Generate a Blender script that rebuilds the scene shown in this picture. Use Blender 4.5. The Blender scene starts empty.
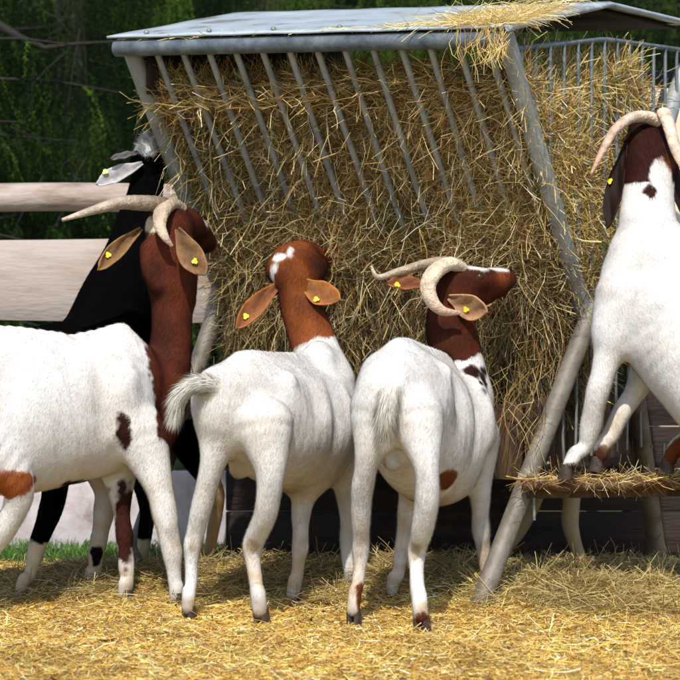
import bpy, math, random
import numpy as np
from mathutils import Vector, Matrix
random.seed(5)
RNG = np.random.default_rng(11)
S = bpy.context.scene
COL = S.collection

# ------------------------------------------------------------------ camera, light, exposure
CAM_H = 1.0
PITCH = math.atan(60/2450)
cam_d = bpy.data.cameras.new('camera'); cam = bpy.data.objects.new('camera', cam_d); COL.objects.link(cam)
cam.location = (0, 0, CAM_H); cam.rotation_euler = (math.pi/2 - PITCH, 0, 0)
cam_d.sensor_width = 36; cam_d.lens = 36*2450/680; cam_d.clip_end = 500; cam_d.clip_start = 0.1
S.camera = cam
cam_d.dof.use_dof = True; cam_d.dof.focus_distance = 7.4; cam_d.dof.aperture_fstop = 5.6
SUN_EL, SUN_AZ = math.radians(50), math.radians(-174)      # azimuth of the direction TOWARDS the sun, clockwise from +Y
w = bpy.data.worlds.new('World'); S.world = w; w.use_nodes = True
nt = w.node_tree; bg = nt.nodes['Background']
sky = nt.nodes.new('ShaderNodeTexSky'); sky.sky_type = 'NISHITA'; sky.sun_disc = False
sky.sun_elevation = SUN_EL; sky.sun_rotation = SUN_AZ
nt.links.new(sky.outputs[0], bg.inputs[0]); bg.inputs[1].default_value = 0.15
sd = Vector((math.sin(SUN_AZ)*math.cos(SUN_EL), math.cos(SUN_AZ)*math.cos(SUN_EL), math.sin(SUN_EL)))
sl = bpy.data.lights.new('sun', 'SUN'); sl.energy = 3.7; sl.angle = math.radians(0.6); sl.color = (1.0, 0.95, 0.87)
so = bpy.data.objects.new('sun', sl); COL.objects.link(so); so.rotation_euler = sd.to_track_quat('Z', 'Y').to_euler()
so.location = (-3, -3, 8)
S.view_settings.view_transform = 'Standard'; S.view_settings.look = 'None'
S.view_settings.exposure = 0.36; S.view_settings.gamma = 1.0; S.view_settings.use_curve_mapping = False
S.cycles.max_bounces = 6; S.cycles.diffuse_bounces = 3; S.cycles.glossy_bounces = 2; S.cycles.transmission_bounces = 3

# ------------------------------------------------------------------ helpers
def P(px, py, Y):
    """point at depth Y (metres in front of the camera along world +Y) seen at photo position px, py"""
    a = (px-340)/2450.0; b = -(py-340)/2450.0
    # camera ray in world: right (1,0,0), forward (0,cos,-sin), up (0,sin,cos)
    c, s = math.cos(PITCH), math.sin(PITCH)
    dx, dy, dz = a, c + b*s, -s + b*c
    k = Y/dy
    return np.array([dx*k, Y, CAM_H + dz*k])
def nrm(v):
    v = np.asarray(v, float); return v/(np.linalg.norm(v, axis=-1, keepdims=True)+1e-12)
_nd = [(nrm(RNG.normal(size=3)), RNG.uniform(0, 6.28)) for _ in range(14)]
def noise(p, sc):
    """cheap smooth pseudo noise, about -1..1"""
    o = 0
    for i, (d, ph) in enumerate(_nd):
        o = o + np.sin((p @ d)*sc*(0.6+0.13*i) + ph + 1.7*np.sin((p @ _nd[(i+5) % 14][0])*sc*0.5 + i))
    return o/5.0
def mesh_np(name, V, faces_list, mat, parent=None, col=None, smooth=False, colname='Col'):
    """faces_list: list of (m,k) int arrays; col: per-vertex rgb"""
    me = bpy.data.meshes.new(name)
    V = np.ascontiguousarray(V, dtype=np.float32)
    me.vertices.add(len(V)); me.vertices.foreach_set('co', V.ravel())
    idx = np.concatenate([f.ravel() for f in faces_list]).astype(np.int32)
    tot = np.concatenate([np.full(len(f), f.shape[1], np.int32) for f in faces_list])
    st = np.concatenate([[0], np.cumsum(tot)[:-1]]).astype(np.int32)
    me.loops.add(len(idx)); me.loops.foreach_set('vertex_index', idx)
    me.polygons.add(len(tot)); me.polygons.foreach_set('loop_start', st); me.polygons.foreach_set('loop_total', tot)
    me.update(calc_edges=True)
    if smooth: me.polygons.foreach_set('use_smooth', np.ones(len(tot), bool))
    if col is not None:
        at = me.color_attributes.new(colname, 'FLOAT_COLOR', 'POINT')
        c4 = np.ones((len(V), 4), np.float32); c4[:, :3] = col; at.data.foreach_set('color', c4.ravel())
    me.materials.append(mat)
    o = bpy.data.objects.new(name, me); COL.objects.link(o)
    if parent is not None: o.parent = parent
    return o
def tag(o, label=None, cat=None, group=None, kind=None):
    if label: o['label'] = label
    if cat: o['category'] = cat
    if group: o['group'] = group
    if kind: o['kind'] = kind
    return o
def empty(name, label=None, cat=None, group=None, loc=(0, 0, 0)):
    o = bpy.data.objects.new(name, None); COL.objects.link(o); o.empty_display_size = .1
    o.location = loc; tag(o, label, cat, group); return o
def settle(root):
    """children were built in world space: keep them there under a moved root"""
    bpy.context.view_layer.update()
    M = root.matrix_world.inverted()
    for c in root.children: c.matrix_parent_inverse = M
class MB:
    def __init__(s): s.V = []; s.F4 = []; s.F3 = []; s.n = 0; s.C = []
    def add(s, V, F, c=None):
        V = np.asarray(V, float); F = np.asarray(F, int)+s.n
        (s.F4 if F.shape[1] == 4 else s.F3).append(F); s.V.append(V); s.n += len(V)
        s.C.append(np.tile(np.array(c if c is not None else (1, 1, 1), float), (len(V), 1)) if np.ndim(c) < 2 else c)
    def build(s, name, mat, parent=None, smooth=False, bevel=0):
        o = mesh_np(name, np.concatenate(s.V), s.F4+s.F3, mat, parent, np.concatenate(s.C), smooth)
        if bevel:
            m = o.modifiers.new('b', 'BEVEL'); m.width = bevel; m.segments = 2; m.limit_method = 'ANGLE'
        return o
    def tube(s, pts, rad, n=12, cap=True, flat=None, c=None, rough=0):
        pts = np.asarray(pts, float); m = len(pts); rad = np.broadcast_to(np.asarray(rad, float), (m,))
        T = nrm(np.gradient(pts, axis=0)); up = np.array([0.13, .31, .94])
        if abs(T[0] @ nrm(up)) > .95: up = np.array([1., .1, 0])
        V = []
        x = nrm(np.cross(T[0], up))
        for i in range(m):
            x = nrm(x - (x @ T[i])*T[i]); y = np.cross(T[i], x)
            a = np.arange(n)/n*2*np.pi
            r = rad[i]*(1 + (rough*RNG.uniform(-1, 1, n) if rough else 0))
            V.append(pts[i] + (np.cos(a)*r)[:, None]*x + (np.sin(a)*r*(flat or 1))[:, None]*y)
        V = np.concatenate(V); F = []
        for i in range(m-1):
            for j in range(n):
                k = (j+1) % n; F.append((i*n+j, i*n+k, (i+1)*n+k, (i+1)*n+j))
        s.add(V, F, c)
        if cap:
            for i, fl in ((0, 1), (m-1, 0)):
                W = np.concatenate([V[i*n:(i+1)*n], [pts[i]]]); G = [((j+1) % n, j, n) if fl else (j, (j+1) % n, n) for j in range(n)]
                s.add(W, G, c)
    def box(s, o, ax, ay, az, c=None):
        """o corner, three edge vectors"""
        o, ax, ay, az = [np.asarray(q, float) for q in (o, ax, ay, az)]
        V = [o+i*ax+j*ay+k*az for k in (0, 1) for j in (0, 1) for i in (0, 1)]
        F = [(0, 2, 3, 1), (4, 5, 7, 6), (0, 1, 5, 4), (2, 6, 7, 3), (0, 4, 6, 2), (1, 3, 7, 5)]
        if np.dot(np.cross(ax, ay), az) < 0: F = [f[::-1] for f in F]
        s.add(V, F, c)
def curve_pts(pts, n=24):
    """Catmull-Rom through rows (any number of columns)"""
    p = np.asarray(pts, float); p = np.vstack([2*p[0]-p[1], p, 2*p[-1]-p[-2]]); out = []
    m = len(p)-3
    for t in np.linspace(0, m-1e-6, n):
        i = int(t); f = t-i; a, b, c, d = p[i:i+4]
        out.append(.5*((2*b)+(c-a)*f+(2*a-5*b+4*c-d)*f*f+(3*b-a-3*c+d)*f**3))
    return np.array(out)

# ------------------------------------------------------------------ materials
def mat(name, base=(.5, .5, .5), rough=.7, metal=0, attr=False, noise_sc=0, noise_amt=0, bump=0, bump_sc=60, cols=None,
        stretch=(1, 1, 1), trans=0, spec=.5, detail=6):
    m = bpy.data.materials.new(name); m.use_nodes = True; N = m.node_tree.nodes; L = m.node_tree.links
    b = N['Principled BSDF']; b.inputs['Roughness'].default_value = rough; b.inputs['Metallic'].default_value = metal
    b.inputs['Specular IOR Level'].default_value = spec
    tc = N.new('ShaderNodeTexCoord'); mp = N.new('ShaderNodeMapping'); mp.inputs['Scale'].default_value = stretch
    L.new(tc.outputs['Object'], mp.inputs[0])
    src = None
    if attr:
        a = N.new('ShaderNodeVertexColor'); a.layer_name = 'Col'; src = a.outputs[0]
    if cols:
        nz = N.new('ShaderNodeTexNoise'); nz.inputs['Scale'].default_value = noise_sc; nz.inputs['Detail'].default_value = detail
        nz.inputs['Roughness'].default_value = .62
        L.new(mp.outputs[0], nz.inputs[0]); cr = N.new('ShaderNodeValToRGB'); L.new(nz.outputs[0], cr.inputs[0])
        e = cr.color_ramp.elements
        while len(e) < len(cols): e.new(.5)
        for i, (p, c) in enumerate(cols): e[i].position = p; e[i].color = (*c, 1)
        src = cr.outputs[0]
    elif noise_amt and src is not None:
        nz = N.new('ShaderNodeTexNoise'); nz.inputs['Scale'].default_value = noise_sc; nz.inputs['Detail'].default_value = 5
        L.new(mp.outputs[0], nz.inputs[0]); mr = N.new('ShaderNodeMapRange'); L.new(nz.outputs[0], mr.inputs[0])
        mr.inputs[1].default_value = .3; mr.inputs[2].default_value = .7
        mr.inputs[3].default_value = 1-noise_amt; mr.inputs[4].default_value = 1+noise_amt
        mx = N.new('ShaderNodeVectorMath'); mx.operation = 'SCALE'; L.new(src, mx.inputs[0]); L.new(mr.outputs[0], mx.inputs['Scale']); src = mx.outputs[0]
    if src is not None: L.new(src, b.inputs['Base Color'])
    else: b.inputs['Base Color'].default_value = (*base, 1)
    if bump:
        n2 = N.new('ShaderNodeTexNoise'); n2.inputs['Scale'].default_value = bump_sc; n2.inputs['Detail'].default_value = 4
        L.new(mp.outputs[0], n2.inputs[0]); bp = N.new('ShaderNodeBump'); bp.inputs['Strength'].default_value = bump; bp.inputs['Distance'].default_value = .01
        L.new(n2.outputs[0], bp.inputs['Height']); L.new(bp.outputs[0], b.inputs['Normal'])
    if trans:
        tr = N.new('ShaderNodeBsdfTranslucent'); ms = N.new('ShaderNodeMixShader'); ms.inputs[0].default_value = trans
        if src is not None: L.new(src, tr.inputs[0])
        else: tr.inputs[0].default_value = (*base, 1)
        L.new(b.outputs[0], ms.inputs[1]); L.new(tr.outputs[0], ms.inputs[2]); L.new(ms.outputs[0], N['Material Output'].inputs[0])
    return m
M_fur = mat('fur', attr=True, rough=.8, spec=.12, noise_sc=14, noise_amt=.05, bump=.12, bump_sc=120)
M_ear = mat('ear_skin', attr=True, rough=.7, spec=.3, noise_sc=60, noise_amt=.18, bump=.3, bump_sc=250, trans=.3)
M_horn = mat('horn', attr=True, rough=.5, noise_sc=34, noise_amt=.3, bump=.7, bump_sc=110, stretch=(1, 1, 1))
M_hoof = mat('hoof', cols=[(.3, (.02, .013, .01)), (.7, (.07, .045, .03))], noise_sc=60, rough=.6, bump=.3)
M_tag = mat('ear_tag_plastic', base=(.85, .72, .03), rough=.4)
M_eye = mat('eye', base=(.03, .018, .008), rough=.08)
M_galv = mat('galvanised_steel', cols=[(.25, (.09, .11, .125)), (.5, (.18, .21, .23)), (.8, (.30, .335, .35))], noise_sc=22, rough=.5, metal=.35, bump=.15, bump_sc=90, detail=10)
M_tube = mat('dark_galvanised_tube', cols=[(.3, (.05, .065, .08)), (.5, (.11, .135, .155)), (.75, (.22, .25, .27))], noise_sc=16, rough=.5, metal=.3, bump=.15, bump_sc=90, detail=10)
M_post = mat('pale_galvanised_post', cols=[(.28, (.16, .17, .165)), (.5, (.30, .315, .31)), (.75, (.42, .44, .435))], noise_sc=12, rough=.55, metal=.2, bump=.15, bump_sc=90, detail=12, stretch=(1, 1, .5))
M_galv_leg = mat('weathered_steel', cols=[(.3, (.09, .073, .055)), (.5, (.165, .142, .112)), (.8, (.26, .235, .195))], noise_sc=13, rough=.6, metal=.15, bump=.25, bump_sc=70, detail=12)
M_bar = mat('bar_steel', cols=[(.3, (.13, .14, .13)), (.6, (.25, .26, .25)), (.85, (.36, .38, .38))], noise_sc=30, rough=.5, metal=.3, bump=.15, detail=9)
M_roof = mat('roof_sheet', cols=[(.36, (.24, .24, .22)), (.43, (.37, .43, .46)), (.58, (.44, .51, .55)), (.7, (.52, .57, .60))], noise_sc=6, rough=.45, metal=.15, bump=.1, bump_sc=14)
M_straw = mat('straw', attr=True, rough=.6, spec=.35, trans=.18)
M_haycore = mat('hay_core', cols=[(.3, (.06, .036, .014)), (.5, (.20, .13, .05)), (.7, (.40, .28, .11))], noise_sc=26, rough=.9, bump=1, bump_sc=60, stretch=(1, 1, .5))
M_straw_bed = mat('straw_bed', cols=[(.3, (.13, .075, .018)), (.48, (.34, .21, .05)), (.62, (.52, .36, .09)), (.8, (.66, .50, .18))], noise_sc=38, rough=.85, bump=1, bump_sc=90, detail=10)
M_earth = mat('earth_grass', cols=[(.35, (.035, .03, .012)), (.6, (.03, .06, .012)), (.8, (.05, .09, .02))], noise_sc=5, rough=.95, bump=.6, bump_sc=30)
M_grass = mat('grass_blades', attr=True, rough=.6, trans=.25)
M_needle = mat('needles', attr=True, rough=.7, spec=.08, trans=.2)
M_bark = mat('bark', cols=[(.3, (.006, .005, .003)), (.7, (.022, .016, .011))], noise_sc=9, rough=.9, bump=1, bump_sc=25, stretch=(1, 1, .25))
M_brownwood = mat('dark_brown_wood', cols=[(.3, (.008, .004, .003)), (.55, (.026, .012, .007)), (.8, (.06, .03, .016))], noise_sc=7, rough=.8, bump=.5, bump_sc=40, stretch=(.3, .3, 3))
M_tanwood = mat('tan_boards', cols=[(.32, (.022, .011, .005)), (.5, (.07, .036, .014)), (.75, (.16, .095, .04))], noise_sc=9, rough=.85, bump=.5, bump_sc=40, stretch=(3, 3, .4), detail=9)
M_log = mat('peeled_log', cols=[(.33, (.13, .065, .035)), (.44, (.34, .26, .215)), (.55, (.50, .44, .40)), (.72, (.40, .38, .36))], noise_sc=5, rough=.75, bump=.35, bump_sc=50, stretch=(.35, 1, 1.6), detail=10)
M_plank = mat('slab_plank', cols=[(.36, (.30, .16, .08)), (.42, (.36, .285, .235)), (.52, (.43, .365, .325)), (.66, (.34, .315, .31))], noise_sc=2.6, rough=.8, bump=.3, bump_sc=40, stretch=(.45, 1, 2.2), detail=10)
M_lowwall = mat('stained_board', cols=[(.28, (.16, .11, .10)), (.40, (.45, .38, .38)), (.6, (.60, .55, .57)), (.8, (.5, .45, .46))], noise_sc=9, rough=.8, bump=.2, stretch=(1, 1, 1), detail=9)

# ------------------------------------------------------------------ strand generator
def strands(n, pos, d, length, width, bend, cols, seg=4, droop=0.0, rng=RNG):
    """bent ribbons; all inputs arrays of n. returns V,F,C"""
    d = nrm(d); side = nrm(np.cross(d, rng.normal(size=(n, 3))))
    bv = nrm(np.cross(d, rng.normal(size=(n, 3))))
    t = np.linspace(-.5, .5, seg+1)
    kink = rng.uniform(-1, 1, (n, seg+1, 3))*bend[:, None, None]*.25
    ctr = pos[:, None, :] + d[:, None, :]*(length[:, None]*t)[:, :, None] + bv[:, None, :]*(length*bend)[:, None, None]*((t**2*2))[None, :, None]
    ctr = ctr + kink*length[:, None, None]*.35
    ctr[:, :, 2] -= (droop*length[:, None]*(t+.5)**2)
    wd = width[:, None]*np.linspace(1, .55, seg+1)[None, :]*.5
    tw = rng.uniform(-1, 1, (n, 1, 3))*t[None, :, None]
    sv = nrm(side[:, None, :] + tw)
    A = ctr+sv*wd[:, :, None]; B = ctr-sv*wd[:, :, None]
    V = np.stack([A, B], axis=2).reshape(n, (seg+1)*2, 3)
    base = np.arange(n)[:, None, None]*((seg+1)*2)
    q = np.array([[2*i, 2*i+1, 2*i+3, 2*i+2] for i in range(seg)])[None]
    F = (base+q).reshape(-1, 4)
    C = np.repeat(cols, (seg+1)*2, axis=0)
    return V.reshape(-1, 3), F, C
def palette(n, cols, wts, var=.25, rng=RNG):
    cols = np.array(cols); i = rng.choice(len(cols), n, p=np.array(wts)/sum(wts))
    return np.clip(cols[i]*rng.uniform(1-var, 1+var, (n, 1)), 0, 1)

# ------------------------------------------------------------------ ground
def grid_sheet(name, x0, x1, y0, y1, nx, ny, zf, m, parent=None):
    X, Yg = np.meshgrid(np.linspace(x0, x1, nx), np.linspace(y0, y1, ny))
    V = np.stack([X.ravel(), Yg.ravel(), np.zeros(X.size)], 1); V[:, 2] = zf(V)
    i = np.arange(nx*ny).reshape(ny, nx)
    F = np.stack([i[:-1, :-1].ravel(), i[:-1, 1:].ravel(), i[1:, 1:].ravel(), i[1:, :-1].ravel()], 1)
    return mesh_np(name, V, [F], m, parent, smooth=True)
tag(grid_sheet('ground', -90, 90, -30, 150, 40, 40, lambda V: np.full(len(V), -.03), M_earth), kind='structure')
def heap(V):
    """height of the loose straw lying over the yard"""
    x, y = V[:, 0], V[:, 1]
    a = .055*np.exp(-((y-7.95)/.38)**2)*np.clip(1.2-abs((x-.15)/1.3)**3, 0, 1)
    a = a + .03*np.exp(-((y-7.45)/.25)**2)*np.exp(-((x-.8)/.5)**2)
    return a*(1+.35*noise(V*[1, 1, 0], 9)) + .008*noise(V*[1, 1, 0], 22)
def straw_z(V):
    e = np.clip((8.62+.28*np.clip((V[:, 0]+.5)/.3, 0, 1)+.05*noise(V*[1, 1, 0], 8)-V[:, 1])/.12, 0, 1)
    return -.032+e*.03+heap(V)*e
tag(grid_sheet('straw_bed', -3.2, 3.6, 4.0, 9.0, 200, 150, straw_z, M_straw_bed), kind='structure')

def scatter(name, n, xr, yr, lr, wr, cols, wts, zlift=.012, tilt=.25, label=None, cat='straw', seg=3, dens=None):
    x = RNG.uniform(*xr, n); y = RNG.uniform(*yr, n)
    if dens is not None:
        k = RNG.uniform(0, 1, n) < dens(x, y); x, y = x[k], y[k]; n = len(x)
    pos = np.stack([x, y, np.zeros(n)], 1); pos[:, 2] = straw_z(pos)+RNG.uniform(0, zlift, n)+.004
    d = np.stack([RNG.normal(size=n), RNG.normal(size=n), RNG.normal(size=n)*tilt], 1)
    cc = palette(n, cols, wts, .3)*(.96+.14*np.clip(noise(pos*[1, 1, 0], 7)+.6*noise(pos*[1, 1, 0], 19), -1.6, 1))[:, None]
    return strands(n, pos, d, RNG.uniform(*lr, n), RNG.uniform(*wr, n), RNG.uniform(.05, .5, n), np.clip(cc, 0, .92), seg)
STR_BRIGHT = [(.76, .55, .14), (.72, .46, .11), (.83, .69, .29), (.52, .29, .06), (.26, .14, .05), (.89, .83, .6)]
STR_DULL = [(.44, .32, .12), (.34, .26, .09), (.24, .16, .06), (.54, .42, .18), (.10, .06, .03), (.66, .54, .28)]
parts = []
parts.append(scatter('a', 110000, (-1.35, 1.35), (5.9, 8.65), (.010, .048), (.002, .0045), STR_BRIGHT, [5, 5, 3, 3, 1.8, .6], .012, .18))
parts.append(scatter('b', 4500, (-1.35, 1.35), (5.9, 8.6), (.05, .15), (.0016, .003), STR_BRIGHT, [4, 4, 3, 2, 1, 1], .02, .2, seg=4))
parts.append(scatter('s', 1500, (-1.35, 1.35), (5.9, 8.5), (.012, .05), (.006, .014), [(.16, .06, .02), (.09, .045, .02), (.30, .15, .05)], [2, 2, 1], .02, .15, seg=3, dens=lambda x, y: np.clip(noise(np.stack([x, y, 0*x], 1), 6)*.8, 0, 1)))
V_ = np.concatenate([p[0] for p in parts]); off = np.cumsum([0]+[len(p[0]) for p in parts[:-1]])
tag(mesh_np('straw_litter', V_, [np.concatenate([p[1]+o for p, o in zip(parts, off)])], M_straw, None, np.concatenate([p[2] for p in parts])),
    'bright chopped straw litter spread over the yard', 'straw', kind='stuff')
dd = lambda x, y: np.clip(np.exp(-((y-(7.78+.06*np.sin(x*7)+.04*np.sin(x*17+y*9)))/.33)**2)*1.1*(.8+.35*np.sin(x*11+2*np.sin(y*13))) - .12, 0, 1)
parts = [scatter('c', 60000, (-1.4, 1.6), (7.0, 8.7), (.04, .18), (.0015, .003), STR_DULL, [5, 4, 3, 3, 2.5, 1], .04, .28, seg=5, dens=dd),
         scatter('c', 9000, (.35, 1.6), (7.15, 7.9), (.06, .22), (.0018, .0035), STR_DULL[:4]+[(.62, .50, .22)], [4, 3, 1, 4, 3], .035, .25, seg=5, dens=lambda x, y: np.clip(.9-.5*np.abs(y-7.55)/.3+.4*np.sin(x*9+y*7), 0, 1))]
V_ = np.concatenate([p[0] for p in parts]); off = np.cumsum([0]+[len(p[0]) for p in parts[:-1]])
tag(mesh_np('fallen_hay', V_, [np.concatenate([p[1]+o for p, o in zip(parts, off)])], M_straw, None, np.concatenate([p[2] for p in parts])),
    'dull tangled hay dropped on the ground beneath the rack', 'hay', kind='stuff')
# grass strip
n = 16000
pos = np.stack([RNG.uniform(-3.4, -.42, n), RNG.uniform(8.55, 9.6, n), np.full(n, .012)], 1)
d = np.stack([RNG.normal(size=n)*.45, RNG.normal(size=n)*.45, np.ones(n)], 1)
V_, F_, C_ = strands(n, pos, d, RNG.uniform(.03, .075, n), RNG.uniform(.003, .006, n), RNG.uniform(.1, .6, n),
                     palette(n, [(.07, .16, .02), (.10, .22, .03), (.16, .26, .05)], [3, 3, 1], .3), 2)
tag(mesh_np('grass', V_, [F_], M_grass, None, C_), 'short green grass along the foot of the fence', 'grass', kind='stuff')

# ------------------------------------------------------------------ fence on the left
fz = 9.12
def rail_px(y, Y): return P(0, y, Y)[2]
fence = empty('wooden_fence', 'pale rustic wooden fence of log rail and slab plank left of the rack', 'fence', loc=(-1.2, fz, 0))
mb = MB()
x0, x1 = -2.6, .75
zr = rail_px(198, fz); t = np.linspace(0, 1, 40)
mb.tube(np.stack([x0+(x1-x0)*t, np.full(40, fz)+.004*np.sin(t*9), zr+.004*np.sin(t*17)], 1), .054+.0008*np.sin(t*11), 24)
mb.build('log_rail', M_log, fence, True)
mb = MB()
zt, zb = rail_px(238, fz), rail_px(321, fz)
xs = np.linspace(x0, x1, 60); rows = []
for x in xs:
    top = zt+.008*math.sin(x*2.1+1)+.006*(x+1.2); bot = zb+.006*math.sin(x*3.1)
    k = np.linspace(0, 1, 9)
    rows.append(np.stack([np.full(9, x), fz-.02-.028*np.sin(k*math.pi)**.6, bot+(top-bot)*k], 1))
R_ = np.array(rows); i = np.arange(60*9).reshape(60, 9)
F = np.stack([i[:-1, :-1].ravel(), i[1:, :-1].ravel(), i[1:, 1:].ravel(), i[:-1, 1:].ravel()], 1)
mb.add(R_.reshape(-1, 3), F)
B_ = R_.copy(); B_[:, :, 1] = fz+.012; mb.add(B_.reshape(-1, 3), F[:, ::-1])
for e in (0, -1):
    pass
top_e = np.stack([R_[:-1, -1], R_[1:, -1], B_[1:, -1], B_[:-1, -1]], 1).reshape(-1, 3); mb.add(top_e, np.arange(len(top_e)).reshape(-1, 4))
bot_e = np.stack([R_[1:, 0], R_[:-1, 0], B_[:-1, 0], B_[1:, 0]], 1).reshape(-1, 3); mb.add(bot_e, np.arange(len(bot_e)).reshape(-1, 4))
mb.build('slab_plank', M_plank, fence, True)
mb = MB(); mb.box((x0, fz-.04, 0.0), (3.0+.25, 0, 0), (0, .045, 0), (0, 0, .29)); mb.build('base_board', M_lowwall, fence, False, .006)
for px in (-1.75, .12):
    mb = MB(); mb.tube([(px, fz+.075, -.02), (px, fz+.075, .7), (px+.01, fz+.075, 1.42)], [.062, .058, .055], 14, rough=.04); mb.build('post', M_bark, fence, True)
settle(fence)

# ------------------------------------------------------------------ hay rack
YAW = math.radians(28)
U = np.array([math.cos(YAW), -math.sin(YAW), 0]); Vv = np.array([math.sin(YAW), math.cos(YAW), 0]); Z = np.array([0, 0, 1.])
E2 = P(505, 33, 7.35); O2 = np.array([E2[0], E2[1], 0.])
LEN, WID, EZ = 1.335, 1.52, E2[2]
def FP(u, s, z):          # feeder frame: u from the right end (0) to the left end (-LEN), s from the near eave inwards; the rack stands a little out of level
    return O2 + U*u + Vv*s + Z*(z - u*.024*z/1.74)
SB, ZB = .614, .90
def sf(z): return SB*np.clip((EZ-z)/(EZ-ZB), 0, 1)
rack = empty('hay_rack', 'galvanised steel hay rack with sheet roof and slanted bars full of hay', 'hay rack', loc=tuple(FP(-LEN/2, WID/2, 0)))
uL = -LEN
# posts and splayed legs at the four corners
for u in (0, uL):
    for side in (0, 1):
        m_ = (lambda s: s) if side == 0 else (lambda s: WID-s)
        mb = MB(); r = .029
        p0 = FP(u, m_(-.012), EZ+.01); p1 = FP(u, m_(SB+.02), ZB-.02)
        mb.tube([p0+(p1-p0)*k for k in np.linspace(0, 1, 8)], r, 18); mb.build('corner_post', M_post, rack, True)
        mb = MB(); q0 = FP(u+.03*(1 if u == 0 else -1), m_(SB-.0), ZB-.0); q1 = FP(u-.085 if u == 0 else u-.02, m_(-.015), -.01)
        mb.tube([q0+(q1-q0)*k for k in np.linspace(-.02, 1, 10)], .0315, 18); mb.build('leg', M_galv_leg, rack, True)
# eave tubes
for s_, nm in ((0, 'eave_tube'), (WID, 'eave_tube')):
    mb = MB(); a, b = FP(uL-.03, s_-.03 if s_ == 0 else s_+.03, EZ-.02), FP(.0, s_-.03 if s_ == 0 else s_+.03, EZ-.02)
    mb.tube([a+(b-a)*k for k in np.linspace(0, 1, 6)], .027, 18); mb.build(nm, M_tube, rack, True)
# bars of the long sides
for side in (0, 1):
    for k in range(13):
        u = uL + .105 + k*(LEN-.16)/12.0
        s_of = (lambda s: s) if side == 0 else (lambda s: WID-s)
        a = FP(u, s_of(.0), EZ-.03); b = FP(u+.0, s_of(SB), ZB)
        j = .006*math.sin(k*2.3)
        mb = MB(); mb.tube([a, a*.5+b*.5+U*j, b], .0104, 10); mb.build('bar', M_post, rack, True)
    mb = MB(); so_ = SB if side == 0 else WID-SB
    mb.tube([FP(uL, so_, ZB), FP(0, so_, ZB)], .016, 10); mb.build('lower_tube', M_bar, rack, True)
# end gates: arched top tube and upright bars
for u, sg in ((.0, 1), (uL, -1)):
    
    if sg > 0:
        g0, g1, g2 = P(538, 51, 7.47), P(620, 38, 7.98), P(708, 49, 8.62)
        zt = lambda s: np.interp(s, [.05, .76, WID-.05], [g0[2], g1[2], g2[2]])
    else: zt = lambda s: np.interp(s, [.05, .76, WID-.05], [EZ-.05, EZ+.03, EZ-.05])
    mb = MB(); mb.tube([FP(u+.012*sg, s, zt(s)) for s in np.linspace(.05, WID-.05, 20)], .0085, 8); mb.build('gate_top_tube', M_galv, rack, True)
    for k in range(13):
        s = .085 + k*(WID-.17)/12
        lo = ZB-.03 if (s > SB+.02 and s < WID-SB-.02) else None
        ztop = float(zt(s)); zl = .40 if sg > 0 and .1 < s < 1.4 else ZB+.1
        se = min(s, WID-s); zl = max(ZB-.02, EZ-(EZ-ZB)*(se-.01)/SB) if se < SB else ZB-.02
        uo = u+.014*sg
        mb = MB(); a = FP(uo, s, ztop); b = FP(uo, s+.006*math.sin(k*1.7), zl); mb.tube([a, (a+b)/2+Vv*.004*math.cos(k*3), b], .0062, 8); mb.build('gate_bar', M_galv, rack, True)
        if sg > 0 and se > .16:
            zt2 = min(ZB*(se)/SB, ZB)-.03
            mb = MB(); a = FP(uo-.01, s+.02, zt2); b = FP(uo-.01, s+.02+.012*math.sin(k*2.9), .43); mb.tube([a, (a+b)/2+Vv*.005*math.cos(k*3), b], .0048, 8); mb.build('lower_bar', M_bar, rack, True)
# roof panels with folded edge
R2 = P(600, 3, 8.02); RZ = R2[2]
zfar = P(712, 21, 8.66)[2]
def panel(name, sA, zA, sB, zB, u0, u1, ua=0, ub=0):
    mb = MB(); nu, ns = 26, 12; V = []
    for i in range(nu+1):
        for j in range(ns+1):
            f = j/ns; u = u0+(u1-u0)*i/nu
            V.append(FP(u, sA+(sB-sA)*f, zA+(zB-zA)*f+.0035*math.sin(i*math.pi*2/3.2)*0 + .0010*math.sin(i*1.3+j)))
    V = np.array(V); ix = np.arange(len(V)).reshape(nu+1, ns+1)
    F = np.stack([ix[:-1, :-1].ravel(), ix[1:, :-1].ravel(), ix[1:, 1:].ravel(), ix[:-1, 1:].ravel()], 1)
    o = mesh_np(name, V, [F], M_roof, rack, smooth=True)
    sm = o.modifiers.new('s', 'SOLIDIFY'); sm.thickness = .008; sm.offset = 0
    return o
panel('roof_panel', -.055, EZ+.013, WID/2-.001, RZ+.0, uL-.05, .03)
panel('roof_panel', WID/2+.001, RZ+.0, WID+.07, zfar, uL-.05, .03)
mb = MB()
for (s0, z0, s1, z1) in ((-.055, EZ+.008, WID/2, RZ-.005), (WID/2, RZ-.005, WID+.07, zfar-.005)):
    mb.tube([FP(.034, s0, z0), FP(.034, s1, z1)], .009, 8)
mb.build('gable_rim', M_roof, rack, True)
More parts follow.
